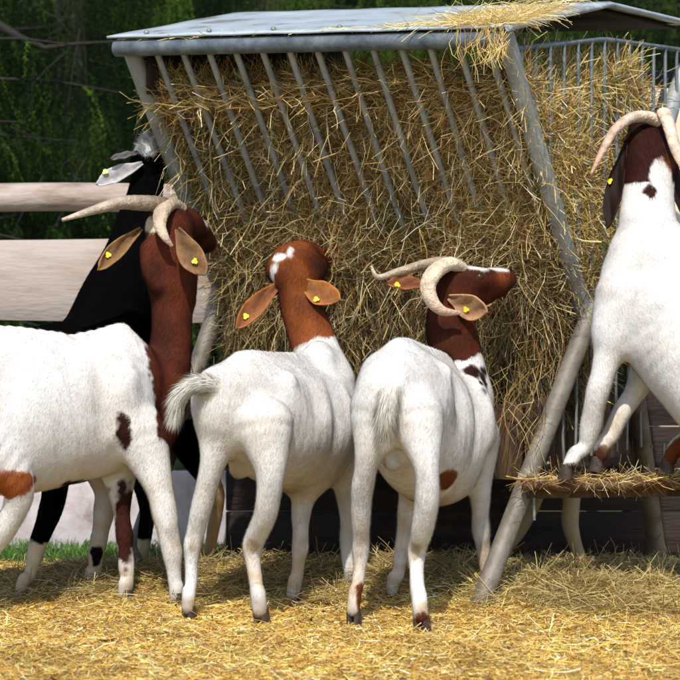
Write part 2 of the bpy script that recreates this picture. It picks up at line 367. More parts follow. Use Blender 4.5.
# added dark boards: roof ones imitate underside shade, far gable one hides the trees
M_under = mat('roof_shade_boarding', cols=[(.3, (.010, .007, .005)), (.7, (.045, .028, .016))], noise_sc=8, rough=.9, bump=.4, bump_sc=40, stretch=(1, 1, 3))
for (s0, z0, s1, z1) in ((.02, EZ-.004, WID/2-.004, RZ-.022), (WID/2+.004, RZ-.022, WID+.02, zfar-.022)):
    mb = MB(); mb.box(FP(uL+.02, s0, z0), FP(-.03, s0, z0)-FP(uL+.02, s0, z0), FP(uL+.02, s1, z1)-FP(uL+.02, s0, z0), (0, 0, .010)); mb.build('roof_shade_boarding', M_under, rack)
mb = MB(); g_ = [FP(uL+.04, .06, EZ-.16), FP(uL+.04, WID-.06, EZ-.16), FP(uL+.04, WID-.06, zfar-.03), FP(uL+.04, WID/2, RZ-.03), FP(uL+.04, .06, EZ-.0)]
mb.add([*g_[:4], g_[0], g_[3], g_[4]][:4], [(0, 1, 2, 3)]); mb.add([g_[0], g_[3], g_[4]], [(0, 1, 2)]); ob = mb.build('gable_board', M_under, rack)
sm_ = ob.modifiers.new('s', 'SOLIDIFY'); sm_.thickness = .012
for k in range(6):          # bolts along the folded eave
    mb = MB(); c_ = FP(uL+.08+k*(LEN-.16)/5, -.02, EZ+.026); mb.tube([c_, c_+Z*.006, c_+Z*.010], [.010, .010, .005], 6); mb.build('bolt', M_bar, rack)
for u in (0, uL):           # weld collars where post and leg meet
    c_ = FP(u+.0, SB, ZB); d_ = nrm(FP(u, 0, EZ)-FP(u, SB, ZB)); mb = MB(); mb.tube([c_-d_*.012, c_+d_*.03, c_+d_*.036], [.033, .0345, .030], 18, rough=.03); mb.build('weld_collar', M_bar, rack, True)
# strap hook at the left top
mb = MB(); mb.tube([P(118, 41, 7.96), P(128, 38, 7.95), P(140, 38, 7.95)], .008, 8); mb.build('hook', M_roof, rack, True)
# trough of upright tan boards
for (a, b) in ((FP(-.08, .34, .37), FP(-.08, 1.22, .37)), (FP(uL+.03, .36, .37), FP(-.08, .34, .37)), (FP(uL+.03, 1.22, .37), FP(-.08, 1.22, .37))):
    n_ = max(2, int(np.linalg.norm(b-a)/.095)); dvec = (b-a)/n_; out = nrm(np.cross(dvec, Z))*.018
    mb = MB()
    for k in range(n_):
        h = .25+.012*math.sin(k*2.7)
        mb.box(a+dvec*k+out*.15*(k % 2), dvec*.955, out, Z*h)
    mb.build('trough_side', M_tanwood, rack, False, .003)
mb = MB(); mb.box(FP(uL+.05, .33, .372), U*(LEN-.1), Vv*.87, Z*.02); mb.build('trough_floor', M_brownwood, rack)
settle(rack)
# log ledge nailed at the end of the rack
lg = empty('ledge_log', 'rough brown log ledge the reared goat stands on at the right end of the rack', 'log', loc=tuple(P(600, 484, 7.55)*[1, 1, 0]))
mb = MB(); a, b = P(522, 485, 7.5), P(800, 481, 7.62)
t = np.linspace(0, 1, 30)[:, None]
mb.tube(a+(b-a)*t+np.array([0, 0, 1])*.004*np.sin(t*30), .019+.003*np.sin(t[:, 0]*40), 12, rough=.14)
M_ledge = mat('rough_ledge', cols=[(.32, (.025, .012, .008)), (.5, (.11, .05, .025)), (.68, (.38, .27, .16))], noise_sc=10, rough=.85, bump=.8, bump_sc=50, stretch=(.5, 1, 1), detail=9)
mb.build('log', M_ledge, lg, True)
mb = MB(); mb.box(a+np.array([.02, .03, -.045]), (b-a)*.97, (0, .10, 0), (0, 0, .04)); mb.build('shelf_board', M_tanwood, lg, False, .004)
for px in (532, 690):
    q = P(px, 484, 7.58); mb = MB(); mb.box((q[0], q[1]+.0, 0), (.05, 0, 0), (0, .05, 0), (0, 0, q[2]-.05))
    if px > 600: mb.build('support', M_brownwood, lg)
settle(lg)
# dark brown board wall under the rack
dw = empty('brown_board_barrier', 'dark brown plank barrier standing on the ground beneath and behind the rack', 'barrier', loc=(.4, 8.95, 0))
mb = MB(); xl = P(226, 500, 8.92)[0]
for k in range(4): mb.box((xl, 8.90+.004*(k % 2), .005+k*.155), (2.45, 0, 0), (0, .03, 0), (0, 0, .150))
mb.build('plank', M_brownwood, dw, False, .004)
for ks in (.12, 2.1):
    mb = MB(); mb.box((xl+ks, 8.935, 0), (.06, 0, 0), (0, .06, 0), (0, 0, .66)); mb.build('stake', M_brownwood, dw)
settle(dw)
# pale board behind the right end
mb = MB(); a = P(630, 88, 9.3); b = P(690, 76, 9.35); 
mb.box(np.array([a[0], a[1], .0]), (.42, .03, .0), (0, .04, 0), (0, 0, a[2])); ob = mb.build('board', mat('pale_board', cols=[(.3, (.6, .5, .38)), (.7, (.78, .7, .56))], noise_sc=8, rough=.8), None, False, .006)
tag(ob, 'pale upright board seen through the bars behind the right end of the rack', 'board')

# ------------------------------------------------------------------ hay in the rack
def hay_front(a, z):
    """a 0 (left) .. 1 (right) ; returns surface point and outward normal"""
    u = uL+.03 + a*(LEN-.06)
    q = np.stack([u, z*1.0, np.zeros_like(u)], 1)
    bulge = -.050+.100*np.clip((1.30-z)/.26, 0, 1)-.03*np.clip((z-1.55)/.12, 0, 1) + .020*noise(q, 7)+.010*noise(q, 19)
    edge = np.clip(np.minimum(a, 1-a)/.07, 0, 1); bulge = bulge*edge - .03*(1-edge)
    s = sf(np.maximum(z, .0)) - bulge*1.0
    s = np.where(z < ZB, SB-.035-bulge*.5+(ZB-z)*.22, s)
    p = O2 + U*u[:, None] + Vv*s[:, None] + Z*(z - u*.024*z/1.74)[:, None]
    sl_ = np.where(z > ZB, 1, 0)[:, None]
    nn = nrm(-Vv*.8 + Z*(-.45)*sl_)
    return p, nn
# dark core, a solid loft
zs = np.linspace(.56, 1.60, 27); na = 44
ring = []
for z in zs:
    a = np.linspace(0, 1, na); p, _ = hay_front(a, np.full(na, z)); p = p + Vv*.035
    back = []
    s0 = float(sf(z)) if z > ZB else SB-.02
    ub = np.linspace(-.03, uL+.03, na)
    back = np.array([FP(u, WID-s0-.02+.02*math.sin(u*9+z*7), z) for u in ub])
    ends = np.array([FP(-.05, s, z) for s in np.linspace(s0+.06, WID-s0-.04, 12)]); ende = np.array([FP(uL+.035, s, z) for s in np.linspace(WID-s0-.04, s0+.06, 12)])
    ring.append(np.concatenate([p, ends, back, ende]))
ring = np.array(ring); nr = ring.shape[1]
V_ = ring.reshape(-1, 3); V_ = V_ + (noise(V_, 16)*.012)[:, None]*np.array([-.3, -.8, .2])
F = []
for i in range(len(zs)-1):
    for j in range(nr):
        k = (j+1) % nr; F.append((i*nr+j, i*nr+k, (i+1)*nr+k, (i+1)*nr+j))
ctop = V_[-nr:].mean(0)+[0, 0, .06]; cbot = V_[:nr].mean(0)
V_ = np.vstack([V_, ctop, cbot]); T3 = [( (len(zs)-1)*nr+j, (len(zs)-1)*nr+(j+1) % nr, len(V_)-2) for j in range(nr)]+[((j+1) % nr, j, len(V_)-1) for j in range(nr)]
hay = empty('hay', 'dense tangle of dry hay filling the rack and poking out between its bars', 'hay', loc=tuple(FP(-LEN/2, WID/2, .56)))
hay['kind'] = 'stuff'
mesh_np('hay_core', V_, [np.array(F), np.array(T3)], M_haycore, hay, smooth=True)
HC = [(.68, .48, .17), (.58, .35, .10), (.80, .64, .31), (.34, .19, .06), (.11, .06, .028), (.46, .38, .14), (.86, .76, .48), (.52, .25, .07)]
def hay_strands(n, pos, nn, down, lr, wr, cols, bend=(.1, .8), lift=(0, .03), seg=6, droop=0.):
    tang = RNG.normal(size=(n, 3)); tang = tang - (tang*nn).sum(1)[:, None]*nn
    tang = nrm(tang) + Z*(-down)[:, None]*np.sign(RNG.uniform(-.3, 1, n))[:, None] + nn*RNG.normal(0, .16, n)[:, None]
    pos = pos + nn*RNG.uniform(*lift, n)[:, None]
    return strands(n, pos, tang, RNG.uniform(*lr, n), RNG.uniform(*wr, n), RNG.uniform(*bend, n), cols, seg, droop)
parts = []
n = 82000
a = RNG.uniform(0, 1, n); z = .60+1.03*RNG.uniform(0, 1, n)
p, nn = hay_front(a, z)
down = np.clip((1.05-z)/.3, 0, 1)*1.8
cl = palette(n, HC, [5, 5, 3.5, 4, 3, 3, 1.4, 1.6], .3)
lowf = np.clip((1.16-z)/.34, 0, 1)[:, None]; cl = cl*(1-lowf) + (cl.mean(1, keepdims=True)*np.array([.42, .30, .18]))*lowf  # lower strands greyed and darkened: older hay plus overhang shade put into colour
clump = (.84+.28*np.clip(noise(p, 11)+noise(p, 25)*.5, -1, 1))[:, None]
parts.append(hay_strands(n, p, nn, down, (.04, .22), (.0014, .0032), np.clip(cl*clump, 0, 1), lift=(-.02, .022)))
# long hanging strands at the foot of the hay
n = 7000; a = RNG.uniform(0, 1, n); z = RNG.uniform(.60, 1.0, n); p, nn = hay_front(a, z)
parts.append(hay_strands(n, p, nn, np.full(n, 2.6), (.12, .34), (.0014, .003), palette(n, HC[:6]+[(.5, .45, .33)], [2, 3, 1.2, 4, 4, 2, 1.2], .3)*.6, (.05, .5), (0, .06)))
n = 450; u = RNG.uniform(uL, -.0, n); p = O2+U*u[:, None]+Vv*RNG.uniform(.25, .34, n)[:, None]+Z*RNG.uniform(.46, .68, n)[:, None]
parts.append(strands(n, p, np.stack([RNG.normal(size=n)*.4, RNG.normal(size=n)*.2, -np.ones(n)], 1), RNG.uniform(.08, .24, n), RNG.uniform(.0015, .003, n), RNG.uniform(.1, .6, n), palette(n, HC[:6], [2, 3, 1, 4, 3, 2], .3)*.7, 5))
n = 700; p = P(522, 480, 7.5)+(P(760, 478, 7.6)-P(522, 480, 7.5))*RNG.uniform(0, 1, (n, 1))+RNG.normal(size=(n, 3))*[.0, .03, .004]
parts.append(strands(n, p, np.stack([RNG.normal(size=n), RNG.normal(size=n)*.5, RNG.normal(size=n)*.2-.25], 1), RNG.uniform(.04, .16, n), RNG.uniform(.0015, .003, n), RNG.uniform(.1, .7, n), palette(n, HC, [3, 3, 3, 4, 2, 2, 2, 1], .3), 4))
# loose poking ones
n = 2600; a = RNG.uniform(0, 1, n); z = RNG.uniform(.75, 1.62, n); p, nn = hay_front(a, z)
parts.append(strands(n, p+nn*.03, nn*RNG.uniform(.1, 1.0, (n, 1))+RNG.normal(size=(n, 3))*.7, RNG.uniform(.1, .28, n), RNG.uniform(.0016, .0034, n), RNG.uniform(.2, .9, n), palette(n, HC, [5, 4, 6, 2, 1, 3, 3, 1], .25), 7, .2))
# right end behind the gate bars
def v_in(s, z):
    lo = sf(z); return (s > lo+.02) & (s < WID-lo-.02)
n = 60000; s = RNG.uniform(.02, WID-.05, n); z = RNG.uniform(.68, 1.74, n)
topz = 1.63+.10*np.exp(-((s-.85)/.22)**2)+.04*np.sin(s*14)-.16*np.clip((s-1.08)/.12, 0, 1)
k = v_in(s, z) & (z < topz); s, z = s[k], z[k]; n = len(s)
p = O2+Z*z[:, None]+Vv*s[:, None]+U*(-.028+.022*noise(np.stack([s, z, 0*s], 1), 9))[:, None]
parts.append(hay_strands(n, p, np.tile(U, (n, 1)), np.full(n, .15), (.05, .22), (.0018, .004), palette(n, [(.62, .46, .15), (.52, .34, .09), (.74, .60, .28), (.34, .2, .06), (.14, .08, .03), (.8, .7, .4)], [5, 4, 4, 2, 1.5, 1.5], .25), lift=(-.04, .035)))
# left end
n = 9000; s = RNG.uniform(.02, WID-.05, n); z = RNG.uniform(.68, 1.6, n); k = v_in(s, z); s, z = s[k], z[k]; n = len(s)
p = O2+Z*z[:, None]+Vv*s[:, None]+U*(uL+.02)
parts.append(hay_strands(n, p, np.tile(-U, (n, 1)), np.full(n, .2), (.05, .22), (.0018, .004), palette(n, HC, [5, 4, 4, 2, 1.5, 1.5, 1, 1], .25), lift=(-.03, .02)))
# top surface
n = 12000; u = RNG.uniform(uL+.03, -.03, n); s = RNG.uniform(.08, WID-.1, n)
p = O2+U*u[:, None]+Vv*s[:, None]+Z*(1.60+.05*noise(np.stack([u, s, 0*s], 1), 6))[:, None]
parts.append(hay_strands(n, p, np.tile(Z, (n, 1)), np.zeros(n), (.06, .24), (.0018, .0036), palette(n, HC, [5, 5, 3, 3, 2, 2, 1, 1], .25), lift=(-.05, .03)))
# stems sticking up by the gate arch
n = 60; s = RNG.uniform(.45, 1.1, n); p = O2+U*(-.05)+Vv*s[:, None]+Z*RNG.uniform(1.64, 1.74, n)[:, None]
parts.append(strands(n, p, np.stack([RNG.normal(size=n)*.3, RNG.normal(size=n)*.2, np.ones(n)], 1), RNG.uniform(.1, .26, n), RNG.uniform(.002, .004, n), RNG.uniform(.05, .3, n), palette(n, [(.75, .65, .42), (.5, .45, .2)], [2, 1], .2), 5))
V_ = np.concatenate([p[0] for p in parts]); off = np.cumsum([0]+[len(p[0]) for p in parts[:-1]])
mesh_np('hay_stalks', V_, [np.concatenate([p[1]+o for p, o in zip(parts, off)])], M_straw, hay, np.concatenate([p[2] for p in parts]))
settle(hay)
# wisps lying on the roof corner
n = 900; u = -np.abs(RNG.normal(0, .13, n))-.0+.05; s = np.abs(RNG.normal(0, .24, n))-.05
s = np.clip(s, -.07, .7); p = O2+U*u[:, None]+Vv*s[:, None]+Z*(EZ+.03-u*.024+(RZ-EZ)*(s/.76)+RNG.uniform(0, .012, n))[:, None]
d = U*RNG.normal(.9, .4, (n, 1))+Vv*RNG.normal(0, .4, (n, 1))+Z*RNG.normal(.06, .12, (n, 1))
a1 = strands(n, p, d, RNG.uniform(.05, .2, n), RNG.uniform(.0018, .0036, n), RNG.uniform(.1, .6, n), palette(n, [(.74, .55, .22), (.62, .42, .14), (.8, .68, .4)], [3, 2, 2], .2), 5)
n = 110; p = O2+U*(.03-np.abs(RNG.normal(0, .09, n)))[:, None]+Vv*(-.06)+Z*(EZ-.01+RNG.uniform(-.07, .03, n))[:, None]
a2 = strands(n, p, np.stack([RNG.normal(size=n)*.5, RNG.normal(size=n)*.15-.2, -np.ones(n)], 1), RNG.uniform(.05, .15, n), RNG.uniform(.0018, .003, n), RNG.uniform(.2, .7, n), palette(n, [(.74, .55, .22), (.62, .42, .14)], [3, 2], .2), 5)
n = 130; p = O2+U*RNG.uniform(uL, -.1, n)[:, None]+Vv*RNG.uniform(-.05, .0, (n, 1))+Z*(EZ+.024)
p[:, 2] += .012
a3 = strands(n, p, U*np.ones((n, 1))+RNG.normal(size=(n, 3))*[.3, .3, .06], RNG.uniform(.04, .12, n), RNG.uniform(.0018, .003, n), RNG.uniform(.1, .4, n), palette(n, [(.74, .6, .3)], [1], .2), 4)
PP = [a1, a2, a3]; V_ = np.concatenate([p[0] for p in PP]); off = np.cumsum([0]+[len(p[0]) for p in PP[:-1]])
tag(mesh_np('straw_wisps', V_, [np.concatenate([p[1]+o for p, o in zip(PP, off)])], M_straw, None, np.concatenate([p[2] for p in PP])),
    'golden straw wisps lying over the near corner of the rack roof', 'straw', kind='stuff')

# ------------------------------------------------------------------ organic bodies: smooth distance field + surface nets
def seg_sdf(G, a, b, sdv, wa, ha, wb, hb):
    d = b-a; L2 = max(d @ d, 1e-9); dh = d/math.sqrt(L2)
    sx = sdv-(sdv @ dh)*dh
    if np.linalg.norm(sx) < 1e-3: sx = np.cross(dh, [0, 0, 1.])
    sx = sx/np.linalg.norm(sx); ux = np.cross(dh, sx)
    q = G-a.astype(np.float32); t = np.clip((q @ d.astype(np.float32))/L2, 0, 1)
    q = q-t[..., None]*d.astype(np.float32)
    W = wa+(wb-wa)*t; H = ha+(hb-ha)*t; Lm = np.minimum(W, H)
    x = (q @ sx.astype(np.float32)); y = (q @ ux.astype(np.float32)); l = (q @ dh.astype(np.float32))
    k0 = np.sqrt((x/W)**2+(y/H)**2+(l/Lm)**2); k1 = np.sqrt((x/W**2)**2+(y/H**2)**2+(l/Lm**2)**2)+1e-6
    return k0*(k0-1)/k1
def surface_nets(F, org, h):
    sgn = F < 0
    c = [sgn[i:F.shape[0]-1+i, j:F.shape[1]-1+j, k:F.shape[2]-1+k] for i in (0, 1) for j in (0, 1) for k in (0, 1)]
    sm = sum(x.astype(np.int8) for x in c); act = (sm > 0) & (sm < 8)
    ci, cj, ck = np.nonzero(act); n = len(ci)
    idm = np.full(act.shape, -1, np.int32); idm[ci, cj, ck] = np.arange(n)
    acc = np.zeros((n, 3)); cnt = np.zeros(n)
    cor = [(i, j, k) for i in (0, 1) for j in (0, 1) for k in (0, 1)]
    vals = {q: F[ci+q[0], cj+q[1], ck+q[2]] for q in cor}
    for q in cor:
        for ax in range(3):
            if q[ax] == 0:
                r = list(q); r[ax] = 1; r = tuple(r); v0, v1 = vals[q], vals[r]
                m = (v0 < 0) != (v1 < 0); t = np.where(m, v0/(v0-v1+1e-20), 0)
                for x in range(3): acc[:, x] += np.where(m, q[x]+(t if x == ax else 0), 0)
                cnt += m
    V = (acc/cnt[:, None]+np.stack([ci, cj, ck], 1))*h+org
    quads = []
    for ax in range(3):
        s0 = [slice(1, -1)]*3; s1 = [slice(1, -1)]*3; s0[ax] = slice(0, -1); s1[ax] = slice(1, None)
        A, B = sgn[tuple(s0)], sgn[tuple(s1)]; m = A != B; I = np.stack(np.nonzero(m), 1); fl = A[m]
        o = np.ones(3, int); o[ax] = 0; I = I+o
        a1, a2 = (ax+1) % 3, (ax+2) % 3; e1 = np.zeros(3, int); e1[a1] = 1; e2 = np.zeros(3, int); e2[a2] = 1
        g = lambda J: idm[J[:, 0], J[:, 1], J[:, 2]]
        q = np.stack([g(I-e1-e2), g(I-e2), g(I), g(I-e1)], 1)
        q[~fl] = q[~fl][:, ::-1]; quads.append(q)
    return V, np.concatenate(quads)
def smooth_mesh(V, Q, it=10):
    A = np.concatenate([Q[:, i] for i in range(4)]+[Q[:, (i+1) % 4] for i in range(4)]); B = np.concatenate([Q[:, (i+1) % 4] for i in range(4)]+[Q[:, i] for i in range(4)])
    cnt = np.bincount(A, minlength=len(V))[:, None]
    for k in range(it*2):
        acc = np.stack([np.bincount(A, V[B, x], len(V)) for x in range(3)], 1)/cnt
        V = V+(.55 if k % 2 == 0 else -.56)*(acc-V)
    return V
def vert_normals(V, Q):
    n = np.cross(V[Q[:, 2]]-V[Q[:, 0]], V[Q[:, 3]]-V[Q[:, 1]]); out = np.zeros_like(V)
    for i in range(4):
        for x in range(3): out[:, x] += np.bincount(Q[:, i], n[:, x], len(V))
    return nrm(out)
def organic(tubes, h=.0055):
    """tubes: list of dict(pts [(p,w,h)...], side, k)"""
    segs = []
    for ti, T in enumerate(tubes):
        pts = T['pts']
        if len(pts) > 2:
            q = curve_pts([np.concatenate([a[0], [a[1], a[2]]]) for a in pts], (len(pts)-1)*7+1)
            pts = [(r[:3], max(r[3], .008), max(r[4], .008)) for r in q]
        if len(pts) == 1: pts = [pts[0], (pts[0][0]+np.array([0, 0, 1e-3]), pts[0][1], pts[0][2])]
        for (a, b) in zip(pts[:-1], pts[1:]): segs.append((a, b, T['side'], T.get('k', .03), ti))
    allp = np.array([s[i][0] for s in segs for i in (0, 1)]); rr = max(max(s[0][1], s[0][2]) for s in segs)
    lo = np.array([np.min([np.minimum(s[0][0]-max(s[0][1:3]), s[1][0]-max(s[1][1:3])) for s in segs], axis=0)])[0]-.03
    hi = np.array([np.max([np.maximum(s[0][0]+max(s[0][1:3]), s[1][0]+max(s[1][1:3])) for s in segs], axis=0)])[0]+.03
    dim = np.ceil((hi-lo)/h).astype(int)+1
    F = np.full(dim, .2, np.float32)
    for ti in range(len(tubes)):
        mine = [q for q in segs if q[4] == ti]; k = mine[0][3]
        lo_ = np.min([np.minimum(a[0], b[0])-max(a[1], a[2], b[1], b[2]) for a, b, *_ in mine], axis=0)-k-.02
        hi_ = np.max([np.maximum(a[0], b[0])+max(a[1], a[2], b[1], b[2]) for a, b, *_ in mine], axis=0)+k+.02
        l0 = np.maximum(((lo_-lo)/h).astype(int), 0); u0 = np.minimum(((hi_-lo)/h).astype(int)+2, dim)
        W = np.full(u0-l0, .2, np.float32)
        for (a, b, sdv, _, _) in mine:
            m = max(a[1], a[2], b[1], b[2])+k+.02
            l = np.maximum(((np.minimum(a[0], b[0])-m-lo)/h).astype(int), l0); u = np.minimum(((np.maximum(a[0], b[0])+m-lo)/h).astype(int)+2, u0)
            g = np.stack(np.meshgrid(*[np.arange(l[i], u[i], dtype=np.float32)*h+np.float32(lo[i]) for i in range(3)], indexing='ij'), -1)
            D = seg_sdf(g, a[0], b[0], sdv, a[1], a[2], b[1], b[2]).astype(np.float32)
            v = W[l[0]-l0[0]:u[0]-l0[0], l[1]-l0[1]:u[1]-l0[1], l[2]-l0[2]:u[2]-l0[2]]
            np.minimum(v, D, out=v)
        sub = F[l0[0]:u0[0], l0[1]:u0[1], l0[2]:u0[2]]
        hh = np.maximum(k-np.abs(W-sub), 0)/k
        F[l0[0]:u0[0], l0[1]:u0[1], l0[2]:u0[2]] = np.minimum(W, sub)-hh*hh*k*.25
    V, Q = surface_nets(F, lo, h)
    return smooth_mesh(V, Q, 22), Q

# ------------------------------------------------------------------ goats
WHITE = np.array((.715, .70, .68)); BROWN = np.array((.098, .023, .009)); DBROWN = np.array((.034, .009, .006)); BLACK = np.array((.0022, .0018, .002))
CREAM = np.array((.66, .55, .38)); TAN = np.array((.42, .29, .15)); RED = np.array((.25, .068, .018)); GREYW = np.array((.45, .43, .43))
def paint_at(p, base, ops):
    """coat patches: (kind, data..., colour); edges broken up by noise"""
    n1 = noise(p, 60)*.006+noise(p, 150)*.003
    c = np.tile(base, (len(p), 1))
    for op in ops:
        if op[0] == 'half':
            d = (p-op[1]) @ nrm(op[2]) + n1; m = np.clip(d/.006+.5, 0, 1)
        elif op[0] == 'ell':
            q = (p-op[1])/np.array(op[2]); d = (1-np.linalg.norm(q, axis=1))*min(op[2])+n1; m = np.clip(d/.006+.5, 0, 1)
        elif op[0] == 'soft':
            q = (p-op[1])/np.array(op[2]); d = (1-np.linalg.norm(q, axis=1)); m = np.clip(d*1.3+noise(p, 45)*.2, 0, 1)*op[4]
        elif op[0] == 'cap':      # region round a segment
            a, b, r = op[1], op[2], op[4]; dd_ = b-a; t = np.clip(((p-a) @ dd_)/(dd_ @ dd_), 0, 1)
            d = r-np.linalg.norm(p-a-t[:, None]*dd_, axis=1)+n1; m = np.clip(d/.006+.5, 0, 1)
        elif op[0] == 'and':      # half space limited to a ball
            d1 = (p-op[1]) @ nrm(op[2]); d2 = op[5]-np.linalg.norm(p-op[4], axis=1); d = np.minimum(d1, d2)+n1; m = np.clip(d/.006+.5, 0, 1)
        c = c*(1-m[:, None])+np.array(op[3])*m[:, None]
    return c
M_black = mat('black_fur', attr=True, rough=.9, spec=.015)
def dirt_on(p, c):
    lum = c.mean(1, keepdims=True)
    bm = np.clip((c[:, :1]-c[:, 2:3]*2.2)*14, 0, 1)*np.clip(1.2-lum*4, 0, 1)      # brown coat: uneven, darker along the nape
    c = c*(1-bm*np.clip(.30+.5*noise(p, 9)[:, None]+.3*noise(p, 40)[:, None], 0, .75))
    lo = np.clip((.42-p[:, 2:3])/.35, 0, 1)
    a = np.clip(.30+.7*noise(p, 17)[:, None]+.45*noise(p, 55)[:, None], 0, 1)
    m = np.clip((.20+.75*lo)*a, 0, .8)*np.clip(lum*3-.3, 0, 1)
    b = np.clip(noise(p, 20)+.5*noise(p, 70)-.25, 0, 1)[:, None]*.38*np.clip(lum*3-.3, 0, 1)
    c = c*(1-m)+np.array([.46, .33, .19])*m
    c = c*(1-b)+np.array([.36, .33, .31])*b*1.0
    ft = np.clip((.085+.02*noise(p, 60)[:, None]-p[:, 2:3])/.05, 0, 1)*.65*np.clip(lum*3-.3, 0, 1)      # soiled feet
    return c*(1-ft)+np.array([.24, .17, .10])*ft
def fur_mesh(name, V, Q, base, ops, parent, fwd, nh=80000, hl=.014, hw=.0010, extra=None):
    Nn = vert_normals(V, Q)
    C = dirt_on(V, paint_at(V, base, ops))
    dirt = np.clip(.5+.5*noise(V, 9), 0, 1)[:, None]; C = C*(1-.08*dirt*np.array([.6, .8, 1.2]))
    # hairs: one slim triangle each, leaning back and down along the coat
    A = np.linalg.norm(np.cross(V[Q[:, 2]]-V[Q[:, 0]], V[Q[:, 3]]-V[Q[:, 1]]), axis=1)
    f = RNG.choice(len(Q), nh, p=A/A.sum()); w4 = RNG.dirichlet((1, 1, 1, 1), nh)
    p = (V[Q[f]]*w4[:, :, None]).sum(1); nn = nrm((Nn[Q[f]]*w4[:, :, None]).sum(1))
    g = -fwd*.8-Z*.9+RNG.normal(size=(nh, 3))*.28; g = nrm(g-(g*nn).sum(1)[:, None]*nn)
    lean = RNG.uniform(.04, .26, nh)[:, None]; dirn = nrm(g+nn*lean); side = nrm(np.cross(dirn, nn)+nn*RNG.normal(0, .35, (nh, 1)))
    L_ = hl*RNG.uniform(.5, 1.35, nh); hcl = paint_at(p, base, ops).mean(1)
    thin = np.clip(.62+.9*(p[:, 2])/.5, .6, 1.0)*np.where(hcl < .25, 1.25, 1.0); L_ = L_*thin
    a = p-nn*.001-side*hw*.5; b = p-nn*.001+side*hw*.5; t = p+dirn*L_[:, None]
    HV = np.stack([a, b, t], 1).reshape(-1, 3); HN = np.repeat(nrm(nn+RNG.normal(size=nn.shape)*.12+side*0), 3, axis=0); hc = dirt_on(p, paint_at(p, base, ops))
    d2 = np.clip(.5+.5*noise(p, 9), 0, 1)[:, None]; hc = hc*(1-.08*d2*np.array([.6, .8, 1.2]))*RNG.uniform(.86, 1.10, (nh, 1))
    HC_ = np.repeat(np.clip(hc, 0, .9), 3, axis=0)
    HF = np.arange(nh*3).reshape(-1, 3)+len(V)
    VV = [V, HV]; CC = [C, HC_]; FF = [HF]; n0 = len(V)+len(HV)
    if extra is not None:
        for (eV, eF, eC, eN) in extra: VV.append(eV); CC.append(eC); FF.append(eF+n0); n0 += len(eV)
    o = mesh_np(name, np.concatenate(VV), [Q]+FF, M_black if base is BLACK else M_fur, parent, np.concatenate(CC), smooth=True)
    NN = [Nn, HN]
    if extra is not None:
        for e_ in extra: NN.append(e_[3])
    o.data.normals_split_custom_set_from_vertices(np.concatenate(NN).tolist())
    return o
def build_ear(parent, base, tip, nrm_dir, width, c_out, tagpos=None, cup=.35, mark=None, label=None, curl=0.0):
    base, tip = np.array(base), np.array(tip); ax = tip-base; L = np.linalg.norm(ax); ax = ax/L
    nd = nrm(nrm_dir-(np.array(nrm_dir) @ ax)*ax); sdv = np.cross(ax, nd); nu, nv = 16, 11; V = []; C = []
    for i in range(nu):
        t = i/(nu-1); wd = width*.5*(.20+.80*math.sin(min(t*1.5, 1)*math.pi/2))*math.sqrt(max(0.0, 1-max(0, (t-.5)/.5)**2.7))+.0006
        for j in range(nv):
            v = -1+2*j/(nv-1)
            p = base+ax*L*t*(1-.06*v*v)+sdv*(v*wd*(1+.05*math.sin(t*9+v*3))+width*.10*math.sin(t*3.0))+nd*(-1.5*cup*wd*(1-v*v)*(1-t*.45))+nd*curl*L*t*t+nd*.003*math.sin(i*1.1+j*.8)
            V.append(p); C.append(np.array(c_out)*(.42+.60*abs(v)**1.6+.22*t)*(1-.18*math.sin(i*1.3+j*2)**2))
    ix = np.arange(nu*nv).reshape(nu, nv); F = np.stack([ix[:-1, :-1].ravel(), ix[1:, :-1].ravel(), ix[1:, 1:].ravel(), ix[:-1, 1:].ravel()], 1)
    V = np.array(V)
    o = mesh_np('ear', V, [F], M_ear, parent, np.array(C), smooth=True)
    sm = o.modifiers.new('s', 'SOLIDIFY'); sm.thickness = .006; sm.offset = 0
    ss = o.modifiers.new('u', 'SUBSURF'); ss.levels = 1; ss.render_levels = 1
    if label: o['label'] = label
    if tagpos is not None:
        tp = V[np.argmin(((V-np.array(tagpos))[:, [0, 2]]**2).sum(1))]+np.array([0, -.006, .001]); sx = nrm(sdv+ax*.3); ux = nrm(np.cross(nd, sx)); wv = .0100
        outl = [(-.75, -.8), (.75, -.8), (1, -.1), (.55, .35), (.35, 1.0), (-.35, 1.0), (-.55, .35), (-1, -.1)]
        f = np.array([tp+sx*a*wv+ux*b*wv for a, b in outl]); k = len(outl)
        # near face turned to the side of the ear that shows
        cd = nrm(np.array([0, -1, 0.15])); off_ = cd*.006
        W = np.concatenate([f+off_, f-off_*.2]); me = bpy.data.meshes.new('ear_tag')
        me.from_pydata([tuple(q) for q in W], [], [tuple(range(k)), tuple(range(2*k-1, k-1, -1))]+[(i, i+k, (i+1) % k+k, (i+1) % k) for i in range(k)])
        me.materials.append(M_tag); to = bpy.data.objects.new('ear_tag', me); COL.objects.link(to); to.parent = o
    return o
